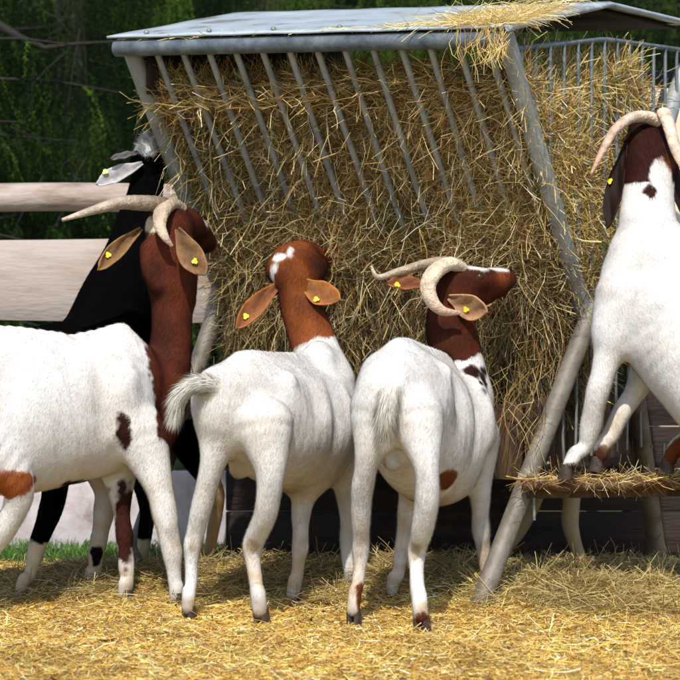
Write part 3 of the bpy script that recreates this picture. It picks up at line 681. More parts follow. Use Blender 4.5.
def build_horn(parent, pts, rads, c0, c1, rings=.03, flat=.8):
    q = curve_pts([np.append(p, r) for p, r in zip(pts, rads)], 46); t = np.linspace(0, 1, 46)
    r = q[:, 3]*(1+rings*np.sin(t*95)*(1-t)*1.2)
    mb = MB(); mb.tube(q[:, :3], np.maximum(r, .0015), 14, True, flat)
    c = np.array(c0)*(1-t[:, None])+np.array(c1)*t[:, None]; c = c*(1-.18*(np.sin(t*95) < -.3)[:, None]*(1-t[:, None]))
    V = np.concatenate(mb.V); cc = np.concatenate([np.repeat(c, 14, 0), np.tile(c[0], (15, 1)), np.tile(c[-1], (15, 1))])
    mb.C = [cc]; return mb.build('horn', M_horn, parent, True)
def build_hoof(parent, foot, f, r=.028, ang=0):
    """two claws in one mesh, under the foot, toe pointing along f"""
    f = nrm(f*np.array([1, 1, 0])); sx = np.cross(f, Z); mb = MB()
    for sgn in (-1, 1):
        rows = []; n = 12
        for (zz, k) in ((.0, 1.06), (.012, 1.0), (.030, .92), (.046, .72)):
            a = np.arange(n)/n*2*np.pi
            ex = np.cos(a)*r*.82*k+r*(.42-zz*9*.6*1.0)*1.0; ey = np.sin(a)*r*.46*k
            ex = np.where(ex > 0, ex*1.12, ex)
            rows.append(foot*[1, 1, 0]+f*ex[:, None]+sx*(ey+sgn*r*.47)[:, None]+Z*(zz+foot[2]))
        V = np.concatenate(rows); F = []
        for i in range(3):
            for j in range(n): k = (j+1) % n; F.append((i*n+j, i*n+k, (i+1)*n+k, (i+1)*n+j))
        mb.add(V, F)
        for i, fl in ((0, 1), (3, 0)):
            W = np.concatenate([rows[i], [rows[i].mean(0)]]); mb.add(W, [((j+1) % n, j, n) if fl else (j, (j+1) % n, n) for j in range(n)])
    return mb.build('hoof', M_hoof, parent, True)
def build_eye(parent, p, r=.012):
    mb = MB(); V = []; n, m = 12, 8
    for i in range(m+1):
        th = math.pi*i/m
        for j in range(n): a = 2*math.pi*j/n; V.append((p[0]+r*math.sin(th)*math.cos(a), p[1]+r*math.sin(th)*math.sin(a), p[2]+r*math.cos(th)))
    F = [(i*n+j, (i+1)*n+j, (i+1)*n+(j+1) % n, i*n+(j+1) % n) for i in range(m) for j in range(n)]
    mb.add(V, F); return mb.build('eye', M_eye, parent, True)
def tail_hair(pts, rads, col, n=4200, L=.06):
    """shaggy hair along the tail: extra triangles of the body mesh"""
    q = curve_pts([np.append(p, r) for p, r in zip(pts, rads)], 60); i = RNG.integers(0, 59, n)
    d = nrm(q[np.minimum(i+1, 59), :3]-q[i, :3]); rd = RNG.normal(size=(n, 3)); rd = nrm(rd-(rd*d).sum(1)[:, None]*d)
    p = q[i, :3]+rd*q[i, 3:4]*.85; dirn = nrm(d+rd*RNG.uniform(.1, .6, (n, 1))-Z*.15); side = nrm(np.cross(dirn, rd)+RNG.normal(size=(n, 3))*.3)
    LL = L*RNG.uniform(.4, 1, (n, 1)); wv = .0011
    V = np.stack([p-side*wv, p+side*wv, p+dirn*LL*.6-Z*LL*.05, p+dirn*LL-Z*LL*.12], 1)
    V = np.stack([p-side*wv, p+side*wv, p+dirn*LL-Z*LL*.12], 1).reshape(-1, 3)
    c = np.repeat(np.clip(col*RNG.uniform(.8, 1.15, (n, 1)), 0, .9), 3, 0)
    return V, np.arange(n*3).reshape(-1, 3), c, np.repeat(nrm(rd+RNG.normal(size=rd.shape)*.2), 3, 0)
def sculpt(V, torso, legs, fwd):
    """bones under the skin: hips, flank hollow, shoulder blade, ribs, backbone, hocks and knees"""
    N5 = [(P(*q[:3]), q[3], q[4]) for q in torso]; out = np.zeros(len(V)); i0, i1, i2, i3 = N5[0], N5[1], N5[-3], N5[-2]
    ax = nrm(i3[0]-i1[0]); sd_ = nrm(np.cross(ax, Z)); up = np.cross(sd_, ax)
    L = np.linalg.norm(i3[0]-i1[0]); q = V-i1[0]; t = q @ ax; l = q @ sd_; h = q @ up
    w_ = np.interp(t, [0, L*.5, L], [i1[1], i2[1], i3[1]]); hh = np.interp(t, [0, L*.5, L], [i1[2], i2[2], i3[2]])
    inside = (t > -.2) & (t < L+.15)
    def g(tt, ll, h0, rt, rl, rh, a):
        for s_ in (-1, 1): out[:] += a*np.exp(-((t-tt)/rt)**2-((l-s_*ll)/rl)**2-((h-h0)/rh)**2)
    g(.06, i1[1]*.85, i1[2]*.62, .030, .045, .030, .017)         # hip bones
    g(.17, i1[1]*1.05, i1[2]*.25, .055, .07, .085, -.022)        # hollow of the flank
    g(.03, i1[1]*1.0, i1[2]*.05, .05, .06, .08, .008)
    g(L-.02, i3[1]*1.0, i3[2]*.35, .035, .06, .12, .014)         # shoulder blade
    g(L-.12, i3[1]*1.05, i3[2]*.15, .035, .06, .13, -.012)       # behind the shoulder
    g(-.10, i1[1]*.45, i1[2]*.35, .05, .025, .035, .010)         # pin bones
    rib = np.clip((np.abs(l)/w_-.45)/.3, 0, 1)*np.clip((t-L*.38)/.08, 0, 1)*np.clip((L-.06-t)/.06, 0, 1)*np.clip(1-(np.abs(h+.02)/(hh*.8))**2, 0, 1)
    out += .0005*rib*np.sin(2*np.pi*(t+h*.25)/.040)
    out += .006*np.exp(-(l/.018)**2)*(h > hh*.4)*np.clip((t+.1)/.1, 0, 1)*np.clip((L+.05-t)/.1, 0, 1)*(1+.25*np.sin(2*np.pi*t/.035))
    out *= inside
    for k, lg_ in enumerate(legs):
        J = [P(*x[:3]) for x in lg_]; zf_ = J[-1][2]
        j = J[int(np.argmin([abs((x[2]-zf_)-.20) for x in J]))]
        bk = -1 if k in HIND[len(HIND)-1] else 1
        d = V-(j+fwd*.012*bk); out += .0065*np.exp(-(d**2).sum(1)/.020**2)
        for dz in (.06, -.055):
            d = (V-(j+Z*dz))/np.array([.045, .045, .03]); out -= .0035*np.exp(-(d**2).sum(1))
    return out
HIND = [(2, 3)]
def goat(label, g, base, fwd, torso, tubes, legs, paints, horns=(), ears=(), eyes=(), tail=None, tailc=np.array((.66, .62, .53)), tufts=(), name='goat', nh=170000, loc=None, udder=()):
    fwd = nrm(np.array(fwd, float)); side = np.cross(fwd, Z)
    feet = [P(*l[-1][:3]) for l in legs]
    c = np.mean(feet, axis=0)
    root = empty(name, label, 'goat', g, loc=(c[0], c[1], min(0.0, 0)))
    T = [dict(pts=[(P(*q[:3]), q[3], q[4]) for q in torso], side=side, k=.05)]
    for t in tubes:
        T.append(dict(pts=[(P(*q[:3]), q[3], q[4] if len(q) > 4 else q[3]) for q in t], side=side, k=.035))
    for l in legs:
        n_l = len(l); lf = [.94, .76, .80, .93, .88, .92, .9, .9][:n_l]; lf[-1] = .70; lf[-2] = .80; lf[-3] *= .97
        pts = [(P(*q[:3]), q[3]*lf[i_], q[3]*1.12*lf[i_]) for i_, q in enumerate(l)]
        e_ = pts[-1]; pts[-1] = (e_[0]+np.array([0, 0, .008]), e_[1], e_[2])
        if pts[-2][0][2]-pts[-1][0][2] < .032: pts[-2] = (pts[-2][0]+np.array([0, 0, .026]), pts[-2][1], pts[-2][2])
        T.append(dict(pts=pts, side=side, k=.034))
    for u_ in udder: T.append(dict(pts=[(P(*u_[:3]), u_[3], u_[4])], side=side, k=.02))
    extra = None
    if tail:
        tp = [P(*q[:3]) for q in tail]; tr = [q[3] for q in tail]
        T.append(dict(pts=[(p, r, r) for p, r in zip(tp, tr)], side=side, k=.02)); extra = [tail_hair(tp, tr, tailc)]
        paints = list(paints)+[('cap', tp[0]*.3+tp[1]*.7, tp[-1], tailc, max(tr)*1.25)]
    for (tp_, tr_, tc_, tn_, tl_) in tufts: extra = (extra or [])+[tail_hair([P(*q) for q in tp_], tr_, tc_, tn_, tl_)]
    V, Q = organic(T)
    V = V + vert_normals(V, Q)*sculpt(V, torso, legs, fwd)[:, None]
    NV = vert_normals(V, Q); V = V + NV*((noise(V, 13)*.0022+noise(V, 31)*.0009)*np.clip(V[:, 2:3].ravel()*2, .2, 1))[:, None]
    fur_mesh('body', V, Q, base, paints, root, fwd, nh, extra=extra)
    for hn in horns: build_horn(root, [P(*q[:3]) for q in hn['p']], [q[3] for q in hn['p']], hn.get('c0', (.50, .40, .28)), hn.get('c1', (.56, .46, .34)))
    for e in ears: build_ear(root, P(*e['b']), P(*e['t']), e['n'], e['w'], e['c'], P(*e['tag']) if 'tag' in e else None, e.get('cup', .35), curl=e.get('curl', 0), label=e.get('l'))
    for l in legs:
        ft = P(*l[-1][:3]); r = l[-1][3]; hz = ft[2]-.034; hf = l[-1][4] if len(l[-1]) > 4 else fwd
        build_hoof(root, np.array([ft[0], ft[1], max(hz, .002)]), np.array(hf, float), r*.86)
    for e in eyes: build_eye(root, P(*e[:3]), e[3])
    settle(root)
    for ch in root.children:
        pass
    return root
# --- goat A: large white goat with the brown neck, at the left
g1 = 'goats feeding in front of the hay rack'
goat('large white goat with dark brown neck and long swept-back horn, at the far left', g1, WHITE, (.82, .57, 0),
  [(-100, 398, 7.12, .10, .12), (-70, 402, 7.2, .14, .18), (0, 413, 7.32, .17, .245), (62, 411, 7.45, .165, .225), (112, 402, 7.55, .14, .215), (132, 408, 7.6, .09, .17)],
  [[(108, 346, 7.56, .045, .095), (126, 372, 7.6, .06, .10)], [(-70, 355, 7.16, .03, .05), (-45, 352, 7.2, .03, .05)], [(112, 385, 7.44, .04, .10), (126, 425, 7.44, .045, .09)], [(-10, 345, 7.3, .03, .05), (60, 350, 7.42, .03, .05)],
   [(150, 440, 7.62, .07), (160, 405, 7.66, .085), (170, 350, 7.7, .066), (172, 305, 7.72, .066), (169, 258, 7.74, .080), (170, 232, 7.76, .07)], [(150, 250, 7.68, .030), (150, 268, 7.66, .026), (156, 285, 7.66, .02)], [(186, 262, 7.72, .034), (184, 300, 7.74, .03)],
   [(168, 226, 7.76, .062), (183, 226, 7.86, .06), (198, 236, 7.98, .044), (206, 243, 8.04, .034)]],
  [[(140, 435, 7.47, .085), (158, 484, 7.44, .054), (165, 515, 7.43, .043), (172, 552, 7.44, .030), (175, 583, 7.45, .022), (176, 594, 7.45, .026), (176, 600, 7.44, .026)],
   [(118, 462, 7.6, .065), (121, 500, 7.58, .040), (124, 535, 7.56, .029), (126, 558, 7.555, .026), (127, 582, 7.54, .0225), (126, 592, 7.53, .027), (125, 598, 7.52, .028)],
   [(-55, 425, 7.15, .12), (16, 482, 7.2, .062), (4, 530, 7.24, .040), (-15, 560, 7.26, .028), (-18, 588, 7.26, .022), (-16, 605, 7.25, .027)],
   [(-50, 430, 7.4, .11), (-25, 492, 7.48, .055), (-38, 535, 7.5, .038), (-60, 558, 7.52, .027), (-58, 582, 7.52, .022), (-55, 598, 7.5, .026)]],
  [('half', P(152, 395, 7.6), np.array([.92, .1, .12]), BROWN), ('and', P(150, 345, 7.6), np.array([.75, .2, .5]), BROWN, P(165, 300, 7.7), .42),
   ('soft', P(160, 330, 7.62), (.05, .1, .25), DBROWN, .9), ('soft', P(145, 300, 7.62), (.04, .12, .2), DBROWN, .7),
   ('half', P(150, 452, 7.5), np.array([-.1, -.55, -1.0]), WHITE),
   ('ell', P(144, 224, 7.7), (.045, .08, .025), CREAM*1.05), ('ell', P(178, 203, 7.8), (.045, .06, .014), WHITE), ('ell', P(206, 222, 7.95), (.02, .05, .02), WHITE),
   ('ell', P(124, 431, 7.36), (.025, .40, .052), DBROWN), ('ell', P(12, 484, 7.15), (.055, .35, .046), RED*1.2), ('ell', P(-8, 440, 7.2), (.03, .2, .10), RED),
   ('ell', P(78, 487, 7.36), (.05, .3, .016), BLACK*3), ('ell', P(84, 493, 7.36), (.045, .3, .012), RED*.7),
   ('ell', P(125, 525, 7.56), (.032, .12, .135), DBROWN*1.3)],
  horns=[dict(p=[(172, 205, 7.74, .024), (160, 204, 7.70, .030), (142, 203, 7.66, .031), (120, 203, 7.62, .026), (94, 210, 7.58, .018), (62, 220, 7.55, .007)], c0=(.15, .10, .055), c1=(.48, .38, .29)),
         dict(p=[(180, 209, 7.78, .026), (170, 204, 7.73, .028), (162, 212, 7.66, .027), (160, 225, 7.62, .020), (165, 237, 7.60, .013), (172, 246, 7.61, .005)], c0=(.40, .29, .19), c1=(.60, .47, .34))],
  ears=[dict(b=(142, 228, 7.7), t=(97, 271, 7.6), n=(.5, -.8, .4), w=.052, c=(.34, .18, .07), cup=.55, tag=(108, 254, 7.58)),
        dict(b=(177, 228, 7.62), t=(206, 276, 7.56), n=(-.15, -1, .1), w=.080, c=(.33, .17, .07), cup=.22, tag=(195, 261, 7.56), l='brown ear with yellow tag')],
  eyes=[(192, 222, 7.84, .012)])
# --- black goat behind it
HIND.append((0, 1))
goat('black goat with pale drooping ears, stretching up beside the left post of the rack', g1, BLACK, (.42, .9, 0),
  [(20, 388, 7.72, .09, .12), (36, 383, 7.78, .13, .17), (72, 380, 7.9, .15, .19), (115, 370, 8.02, .15, .20), (150, 375, 8.12, .12, .18)],
  [[(104, 336, 8.0, .135, .14), (118, 300, 8.06, .125), (130, 262, 8.12, .095), (138, 222, 8.18, .07), (146, 190, 8.22, .058), (149, 165, 8.24, .055)],
   [(148, 160, 8.24, .052), (160, 152, 8.34, .045), (174, 146, 8.44, .032)], [(146, 149, 8.22, .026)]],
  [[(38, 405, 7.76, .11), (54, 475, 7.74, .062), (50, 512, 7.7, .045), (37, 546, 7.64, .028), (30, 574, 7.59, .021), (24, 589, 7.56, .025), (20, 596, 7.545, .026)],
   [(78, 410, 7.76, .10), (104, 480, 7.78, .058), (104, 512, 7.76, .040), (97, 550, 7.74, .028), (95, 572, 7.72, .022), (92, 580, 7.71, .026), (90, 586, 7.70, .027)],
   [(140, 450, 8.0, .075), (147, 500, 8.0, .040), (145, 535, 8.02, .029), (141, 560, 8.05, .021), (139, 568, 8.05, .026), (138, 573, 8.05, .026)],
   [(190, 440, 8.15, .07), (216, 495, 8.22, .038), (213, 530, 8.27, .027), (210, 548, 8.3, .021), (209, 558, 8.32, .024), (209, 563, 8.33, .025)]],
  [('ell', P(146, 143, 8.2), (.045, .09, .045), WHITE), ('half', P(36, 541, 7.64), (-.1, 0, -1), CREAM*.9),
   ('cap', P(100, 478, 7.74), P(91, 590, 7.70), WHITE*.82, .075), ('cap', P(96, 553, 7.70), P(97, 559, 7.70), BLACK*3, .028), 
   ('cap', P(212, 480, 8.22), P(210, 575, 8.3), TAN, .07), ('soft', P(155, 520, 8.0), (.035, .1, .3), BLACK*6, .9)],
  ears=[dict(b=(141, 151, 8.2), t=(110, 159, 8.12), n=(0, -.6, .8), w=.034, c=(.20, .18, .18), cup=.3),
        dict(b=(143, 163, 8.16), t=(95, 185, 8.12), n=(0, -.9, .5), w=.060, c=(.66, .62, .62), cup=.3, tag=(104, 172, 8.11), l='pale grey ear with yellow tag')],
  eyes=[(160, 150, 8.32, .011)], nh=60000, tufts=[([(150, 156, 8.17), (147, 147, 8.17), (143, 143, 8.16)], [.020, .024, .010], WHITE, 900, .034), ([(150, 152, 8.2), (150, 142, 8.2), (147, 137, 8.19)], [.018, .020, .008], WHITE, 1200, .035)])
# --- goat B: hornless, rust head
HIND.append((0, 1))
goat('hornless white goat with rust brown head and neck, its tail lifted sideways', g1, WHITE, (.42, .9, 0),
  [(224, 402, 7.13, .095, .11), (244, 409, 7.22, .122, .155), (278, 424, 7.38, .155, .185), (308, 430, 7.58, .148, .20), (324, 418, 7.72, .11, .165)],
  [[(240, 368, 7.2, .028, .045), (264, 370, 7.3, .028, .05), (310, 372, 7.58, .028, .055)], [(336, 385, 7.62, .04, .07), (346, 425, 7.62, .045, .08)], [(316, 372, 7.6, .06, .10), (324, 385, 7.68, .07, .11)],
   [(324, 380, 7.68, .085), (314, 345, 7.74, .073), (302, 310, 7.78, .066), (295, 285, 7.8, .062)],
   [(290, 272, 7.79, .054), (287, 263, 7.83, .052), (298, 256, 7.90, .052), (312, 256, 8.0, .040), (321, 262, 8.07, .031)], [(278, 268, 7.80, .022), (284, 258, 7.83, .022)], [(304, 276, 7.83, .050), (314, 268, 7.90, .046)], [(276, 272, 7.83, .026)], [(312, 268, 7.86, .032)]],
  [[(224, 420, 7.15, .085), (213, 462, 7.13, .049), (202, 505, 7.16, .037), (193, 545, 7.2, .027), (191, 585, 7.18, .0205), (189, 601, 7.16, .025), (188, 611, 7.14, .027)],
   [(264, 425, 7.11, .088), (270, 472, 7.07, .055), (266, 512, 7.09, .043), (253, 546, 7.17, .031), (256, 583, 7.14, .023), (258, 602, 7.1, .028), (260, 614, 7.08, .030)],
   [(314, 465, 7.52, .065), (302, 505, 7.5, .042), (300, 548, 7.49, .030), (297, 575, 7.48, .0225), (295, 590, 7.465, .027), (293, 598, 7.45, .028)],
   [(344, 460, 7.65, .06), (348, 508, 7.7, .038), (347, 543, 7.74, .028), (349, 567, 7.74, .021), (350, 577, 7.74, .025), (350, 583, 7.74, .026)]],
  [('and', P(312, 343, 7.7), np.array([-.35, .2, 1.0]), RED, P(300, 280, 7.8), .30), ('ell', P(321, 347, 7.6), (.042, .08, .036), WHITE),
   ('cap', P(280, 258, 7.78), P(275, 277, 7.78), WHITE, .020), ('ell', P(289, 251, 7.8), (.012, .06, .014), WHITE*.8), ('soft', P(318, 262, 7.85), (.06, .12, .09), DBROWN, .8),
   ('soft', P(318, 320, 7.76), (.04, .1, .12), DBROWN, .7), ('ell', P(298, 480, 7.45), (.03, .05, .018), RED*.8), ('soft', P(285, 500, 7.4), (.14, .2, .07), TAN, .8),
   ('soft', P(232, 475, 7.22), (.05, .12, .1), TAN*1.2, .6), ('soft', P(300, 385, 7.5), (.16, .2, .14), GREYW, .35), ('soft', P(297, 560, 7.48), (.04, .1, .15), TAN, .35),
   ('cap', P(192, 545, 7.15), P(193, 550, 7.15), CREAM*.75, .022), ('cap', P(250, 545, 7.12), P(252, 550, 7.12), CREAM*.75, .022)],
  ears=[dict(b=(282, 281, 7.78), t=(235, 330, 7.72), n=(.2, -.9, .3), w=.062, c=(.42, .15, .045), cup=.4, tag=(245, 317, 7.71), curl=.0),
        dict(b=(300, 280, 7.76), t=(341, 300, 7.68), n=(-.1, -.85, .35), w=.082, c=(.50, .19, .05), cup=.3, tag=(315, 299, 7.68))],
  eyes=[(318, 258, 7.95, .011)], tail=[(222, 392, 7.08, .022), (208, 384, 7.05, .022), (193, 384, 7.03, .020), (180, 395, 7.02, .017), (174, 415, 7.02, .006)],
  udder=[(240, 468, 7.25, .032, .038)])
# --- goat C: horned, head turned right
HIND.append((0, 1))
goat('white goat with curled horn, brown head turned right, beside the slanting rack leg', g1, WHITE, (.36, .93, 0),
  [(390, 392, 6.98, .095, .11), (400, 399, 7.08, .128, .162), (422, 428, 7.28, .145, .21), (446, 438, 7.48, .132, .20), (458, 423, 7.62, .10, .16)],
  [[(398, 354, 7.06, .028, .04), (412, 360, 7.2, .03, .05), (445, 374, 7.45, .03, .06)], [(470, 395, 7.47, .04, .07), (482, 435, 7.48, .045, .08)], [(456, 395, 7.52, .07, .10), (466, 405, 7.6, .07, .10)],
   [(462, 395, 7.6, .095), (456, 358, 7.62, .082), (451, 325, 7.63, .076), (452, 298, 7.63, .066)],
   [(452, 285, 7.63, .060), (468, 283, 7.63, .054), (485, 281, 7.66, .042), (498, 279, 7.69, .036), (506, 279, 7.71, .033)], [(466, 300, 7.63, .040), (482, 297, 7.66, .030), (498, 289, 7.69, .024)]],
  [[(380, 415, 7.0, .09), (368, 458, 6.97, .049), (362, 492, 7.0, .037), (361, 522, 7.04, .029), (361, 550, 7.08, .027), (358, 582, 7.06, .0205), (355, 602, 7.04, .024), (353, 613, 7.02, .027)],
   [(414, 418, 6.97, .088), (426, 462, 6.91, .050), (427, 498, 6.92, .041), (422, 530, 6.97, .034), (417, 551, 7.02, .029), (417, 582, 6.98, .023), (419, 606, 6.94, .028), (421, 619, 6.9, .030)],
   [(418, 465, 7.4, .06), (407, 515, 7.45, .036), (402, 550, 7.5, .028), (398, 575, 7.5, .021), (394, 587, 7.5, .026), (392, 594, 7.5, .027)],
   [(476, 445, 7.55, .075), (480, 490, 7.55, .044), (481, 530, 7.6, .033), (486, 565, 7.62, .024), (489, 582, 7.6, .026), (491, 590, 7.58, .027)]],
  [('and', P(460, 362, 7.6), np.array([-.42, .1, 1.0]), BROWN, P(465, 290, 7.65), .30), ('ell', P(481, 382, 7.56), (.018, .1, .055), DBROWN),
   ('cap', P(462, 350, 7.5), P(482, 385, 7.5), WHITE, .018), ('ell', P(470, 372, 7.52), (.035, .06, .022), DBROWN),
   ('soft', P(470, 278, 7.55), (.05, .09, .035), DBROWN, .9),
   ('soft', P(505, 276, 7.62), (.03, .1, .04), RED*1.5, .6), ('ell', P(509, 274, 7.61), (.008, .04, .005), BLACK*3),
   ('ell', P(447, 478, 7.2), (.034, .10, .035), RED), ('ell', P(378, 486, 7.05), (.02, .06, .06), RED*.8), ('ell', P(360, 603, 7.02), (.012, .03, .05), RED*.7),
   ('ell', P(424, 621, 6.88), (.02, .04, .025), BROWN), ('soft', P(425, 505, 7.3), (.14, .2, .05), TAN, .6), ('cap', P(360, 548, 7.03), P(360, 553, 7.03), CREAM*.7, .020), ('cap', P(413, 550, 6.97), P(414, 556, 6.97), CREAM*.7, .022), ('cap', P(458, 257, 7.62), P(480, 262, 7.62), WHITE, .028), ('cap', P(480, 261, 7.63), P(505, 266, 7.69), WHITE, .024)],
  horns=[dict(p=[(462, 264, 7.66, .020), (446, 262, 7.66, .023), (424, 265, 7.64, .021), (398, 272, 7.6, .016), (378, 277, 7.57, .010), (371, 266, 7.56, .004)], c0=(.22, .14, .08), c1=(.55, .45, .32)),
         dict(p=[(462, 268, 7.6, .022), (449, 264, 7.56, .028), (435, 272, 7.52, .031), (428, 286, 7.50, .029), (432, 301, 7.49, .024), (443, 311, 7.49, .017), (460, 313, 7.50, .007)], c0=(.68, .58, .42), c1=(.56, .38, .26))],
  ears=[dict(b=(430, 284, 7.62), t=(386, 283, 7.56), n=(0, -.8, .6), w=.055, c=(.36, .13, .05), cup=.35, tag=(397, 285, 7.55)),
        dict(b=(448, 297, 7.55), t=(488, 312, 7.5), n=(-.1, -.9, -.3), w=.082, c=(.6, .33, .16), cup=.3, tag=(467, 309, 7.5))],
  eyes=[(479, 277, 7.600, .014)], tail=[(394, 382, 6.92, .028), (388, 400, 6.87, .027), (386, 412, 6.86, .024), (385, 423, 6.87, .015), (385, 433, 6.88, .005)],
  udder=[(393, 462, 7.02, .026, .034)])
# --- goat D: reared on the ledge at the right
HIND.append((2, 3))
goat('white goat with dark brown head, reared up with its hooves on the log ledge', g1, WHITE, (-.25, .97, 0),
  [(800, 470, 7.15, .13, .14), (765, 432, 7.22, .17, .19), (712, 362, 7.38, .195, .20), (664, 300, 7.52, .195, .185), (652, 262, 7.6, .14, .14)],
  [[(652, 270, 7.6, .12), (648, 235, 7.66, .095), (648, 200, 7.72, .082), (650, 172, 7.78, .078)],
   [(649, 165, 7.78, .076), (648, 148, 7.84, .074), (646, 135, 7.95, .06), (642, 128, 8.08, .042)], [(626, 300, 7.48, .09), (616, 330, 7.46, .075)]],
  [[(628, 305, 7.48, .10), (610, 350, 7.45, .065), (598, 392, 7.45, .045), (591, 424, 7.48, .036), (585, 446, 7.49, .027), (576, 462, 7.48, .030), (569, 468, 7.46, .028, (-.9, .3, 0))],
   [(660, 330, 7.6, .09), (640, 384, 7.58, .050), (622, 412, 7.56, .037), (610, 436, 7.55, .028), (603, 452, 7.53, .029), (600, 460, 7.51, .028, (-.9, .3, 0))],
   [(775, 440, 7.25, .11), (745, 480, 7.3, .062), (715, 455, 7.4, .040), (692, 440, 7.5, .031), (676, 456, 7.52, .029), (670, 462, 7.52, .030, (-.9, .3, 0))],
   [(790, 450, 7.3, .11), (780, 490, 7.4, .06), (762, 450, 7.5, .036), (748, 452, 7.54, .028), (742, 465, 7.54, .030, (-.9, .3, 0))]],
  [('and', P(640, 184, 7.7), np.array([-.02, 0, 1.0]), DBROWN, P(648, 150, 7.85), .30), ('soft', P(668, 160, 7.72), (.05, .1, .08), RED, .9),
   ('ell', P(662, 186, 7.68), (.042, .09, .085), WHITE), ('ell', P(651, 189, 7.62), (.026, .09, .027), DBROWN*.9),
   ('cap', P(574, 470, 7.45), P(566, 474, 7.42), BROWN*.6, .022), ('cap', P(604, 457, 7.5), P(598, 463, 7.5), BROWN*.5, .035), ('cap', P(700, 440, 7.45), P(664, 466, 7.5), RED*.9, .055),
   ('soft', P(615, 430, 7.5), (.06, .1, .1), TAN, .5), ('soft', P(640, 372, 7.5), (.08, .1, .05), TAN, .5)],
  horns=[dict(p=[(658, 122, 7.82, .024), (647, 117, 7.80, .024), (631, 118, 7.76, .022), (615, 130, 7.71, .019), (603, 150, 7.67, .014), (591, 174, 7.64, .005)], c0=(.70, .58, .44), c1=(.5, .28, .2)),
         dict(p=[(664, 120, 7.82, .024), (664, 113, 7.79, .023), (669, 126, 7.74, .021), (676, 150, 7.69, .018), (686, 172, 7.66, .010), (696, 186, 7.65, .005)], c0=(.72, .6, .46), c1=(.6, .42, .32))],
  ears=[dict(b=(626, 143, 7.78), t=(607, 230, 7.7), n=(-.5, -.8, .1), w=.062, c=DBROWN*.8, cup=.35, tag=(614, 179, 7.68)),
        dict(b=(672, 150, 7.78), t=(688, 222, 7.72), n=(.5, -.8, .1), w=.062, c=DBROWN, cup=.35)],
  eyes=[(626, 140, 7.95, .012), (668, 140, 7.95, .012)])
# --- tan goat on the far side
goat('tan goat on the far side of the rack, only its forelegs showing under the trough', 'goats feeding behind the hay rack', TAN, (-.35, -.93, 0),
  [(585, 395, 9.2, .12, .13), (575, 395, 9.1, .13, .15), (562, 400, 8.9, .14, .16), (545, 400, 8.7, .12, .15), (535, 395, 8.6, .10, .13)],
  [[(535, 385, 8.6, .09), (525, 340, 8.5, .07), (520, 310, 8.42, .055)], [(520, 308, 8.42, .05), (512, 318, 8.3, .04), (508, 328, 8.25, .03)]],
  [[(520, 440, 8.6, .07), (536, 490, 8.55, .040), (524, 522, 8.52, .032), (512, 540, 8.5, .026), (508, 550, 8.47, .027), (506, 556, 8.45, .028)],
   [(560, 440, 8.6, .08), (571, 490, 8.4, .044), (570, 522, 8.35, .036), (575, 543, 8.32, .025), (578, 560, 8.3, .026), (579, 567, 8.28, .028)],
   [(575, 430, 9.2, .09), (590, 480, 9.2, .05), (592, 510, 9.25, .03), (590, 528, 9.2, .022), (590, 538, 9.2, .025)],
   [(605, 430, 9.1, .09), (625, 480, 9.1, .05), (628, 510, 9.15, .03), (626, 530, 9.1, .022), (626, 538, 9.1, .025)]],
  [('soft', P(572, 500, 8.35), (.06, .1, .12), TAN*1.4, .6)], ears=[dict(b=(508, 305, 8.42), t=(485, 335, 8.4), n=(0, -1, .3), w=.06, c=TAN), dict(b=(532, 305, 8.45), t=(550, 335, 8.4), n=(0, -1, .3), w=.06, c=TAN)],
  eyes=[(508, 308, 8.34, .01), (526, 308, 8.36, .01)], nh=30000)

# ------------------------------------------------------------------ trees
def sprays(n, pos, d0, L, cols, needles=46, nl=.016, rng=RNG):
    """drooping twigs lined with needles"""
    t = np.linspace(0, 1, needles)
    d0 = nrm(d0); c = pos[:, None, :]+d0[:, None, :]*(L[:, None]*t)[:, :, None]
    c[:, :, 2] -= L[:, None]*.55*t**2
    tan = d0[:, None, :]*np.ones((1, needles, 1)); tan[:, :, 2] -= 1.1*t; tan = nrm(tan)
    rd = rng.normal(size=(n, needles, 3)); rd = nrm(rd-(rd*tan).sum(-1, keepdims=True)*tan)
    dirn = nrm(tan*.75+rd); side = nrm(np.cross(dirn, rng.normal(size=(n, needles, 3))))
    ll = nl*rng.uniform(.7, 1.3, (n, needles, 1))*(1.15-.5*t[None, :, None]); wv = .0016
    V = np.stack([c-side*wv, c+side*wv, c+dirn*ll+side*wv*.3, c+dirn*ll-side*wv*.3], 2).reshape(-1, 3)
    C = np.repeat(cols, needles*4, axis=0)*rng.uniform(.75, 1.25, (n*needles, 1)).repeat(4, 0)
    return V, np.arange(len(V)).reshape(-1, 4), C
GREENS = [(.008, .020, .004), (.020, .052, .008), (.055, .12, .014), (.12, .22, .025), (.022, .016, .007)]
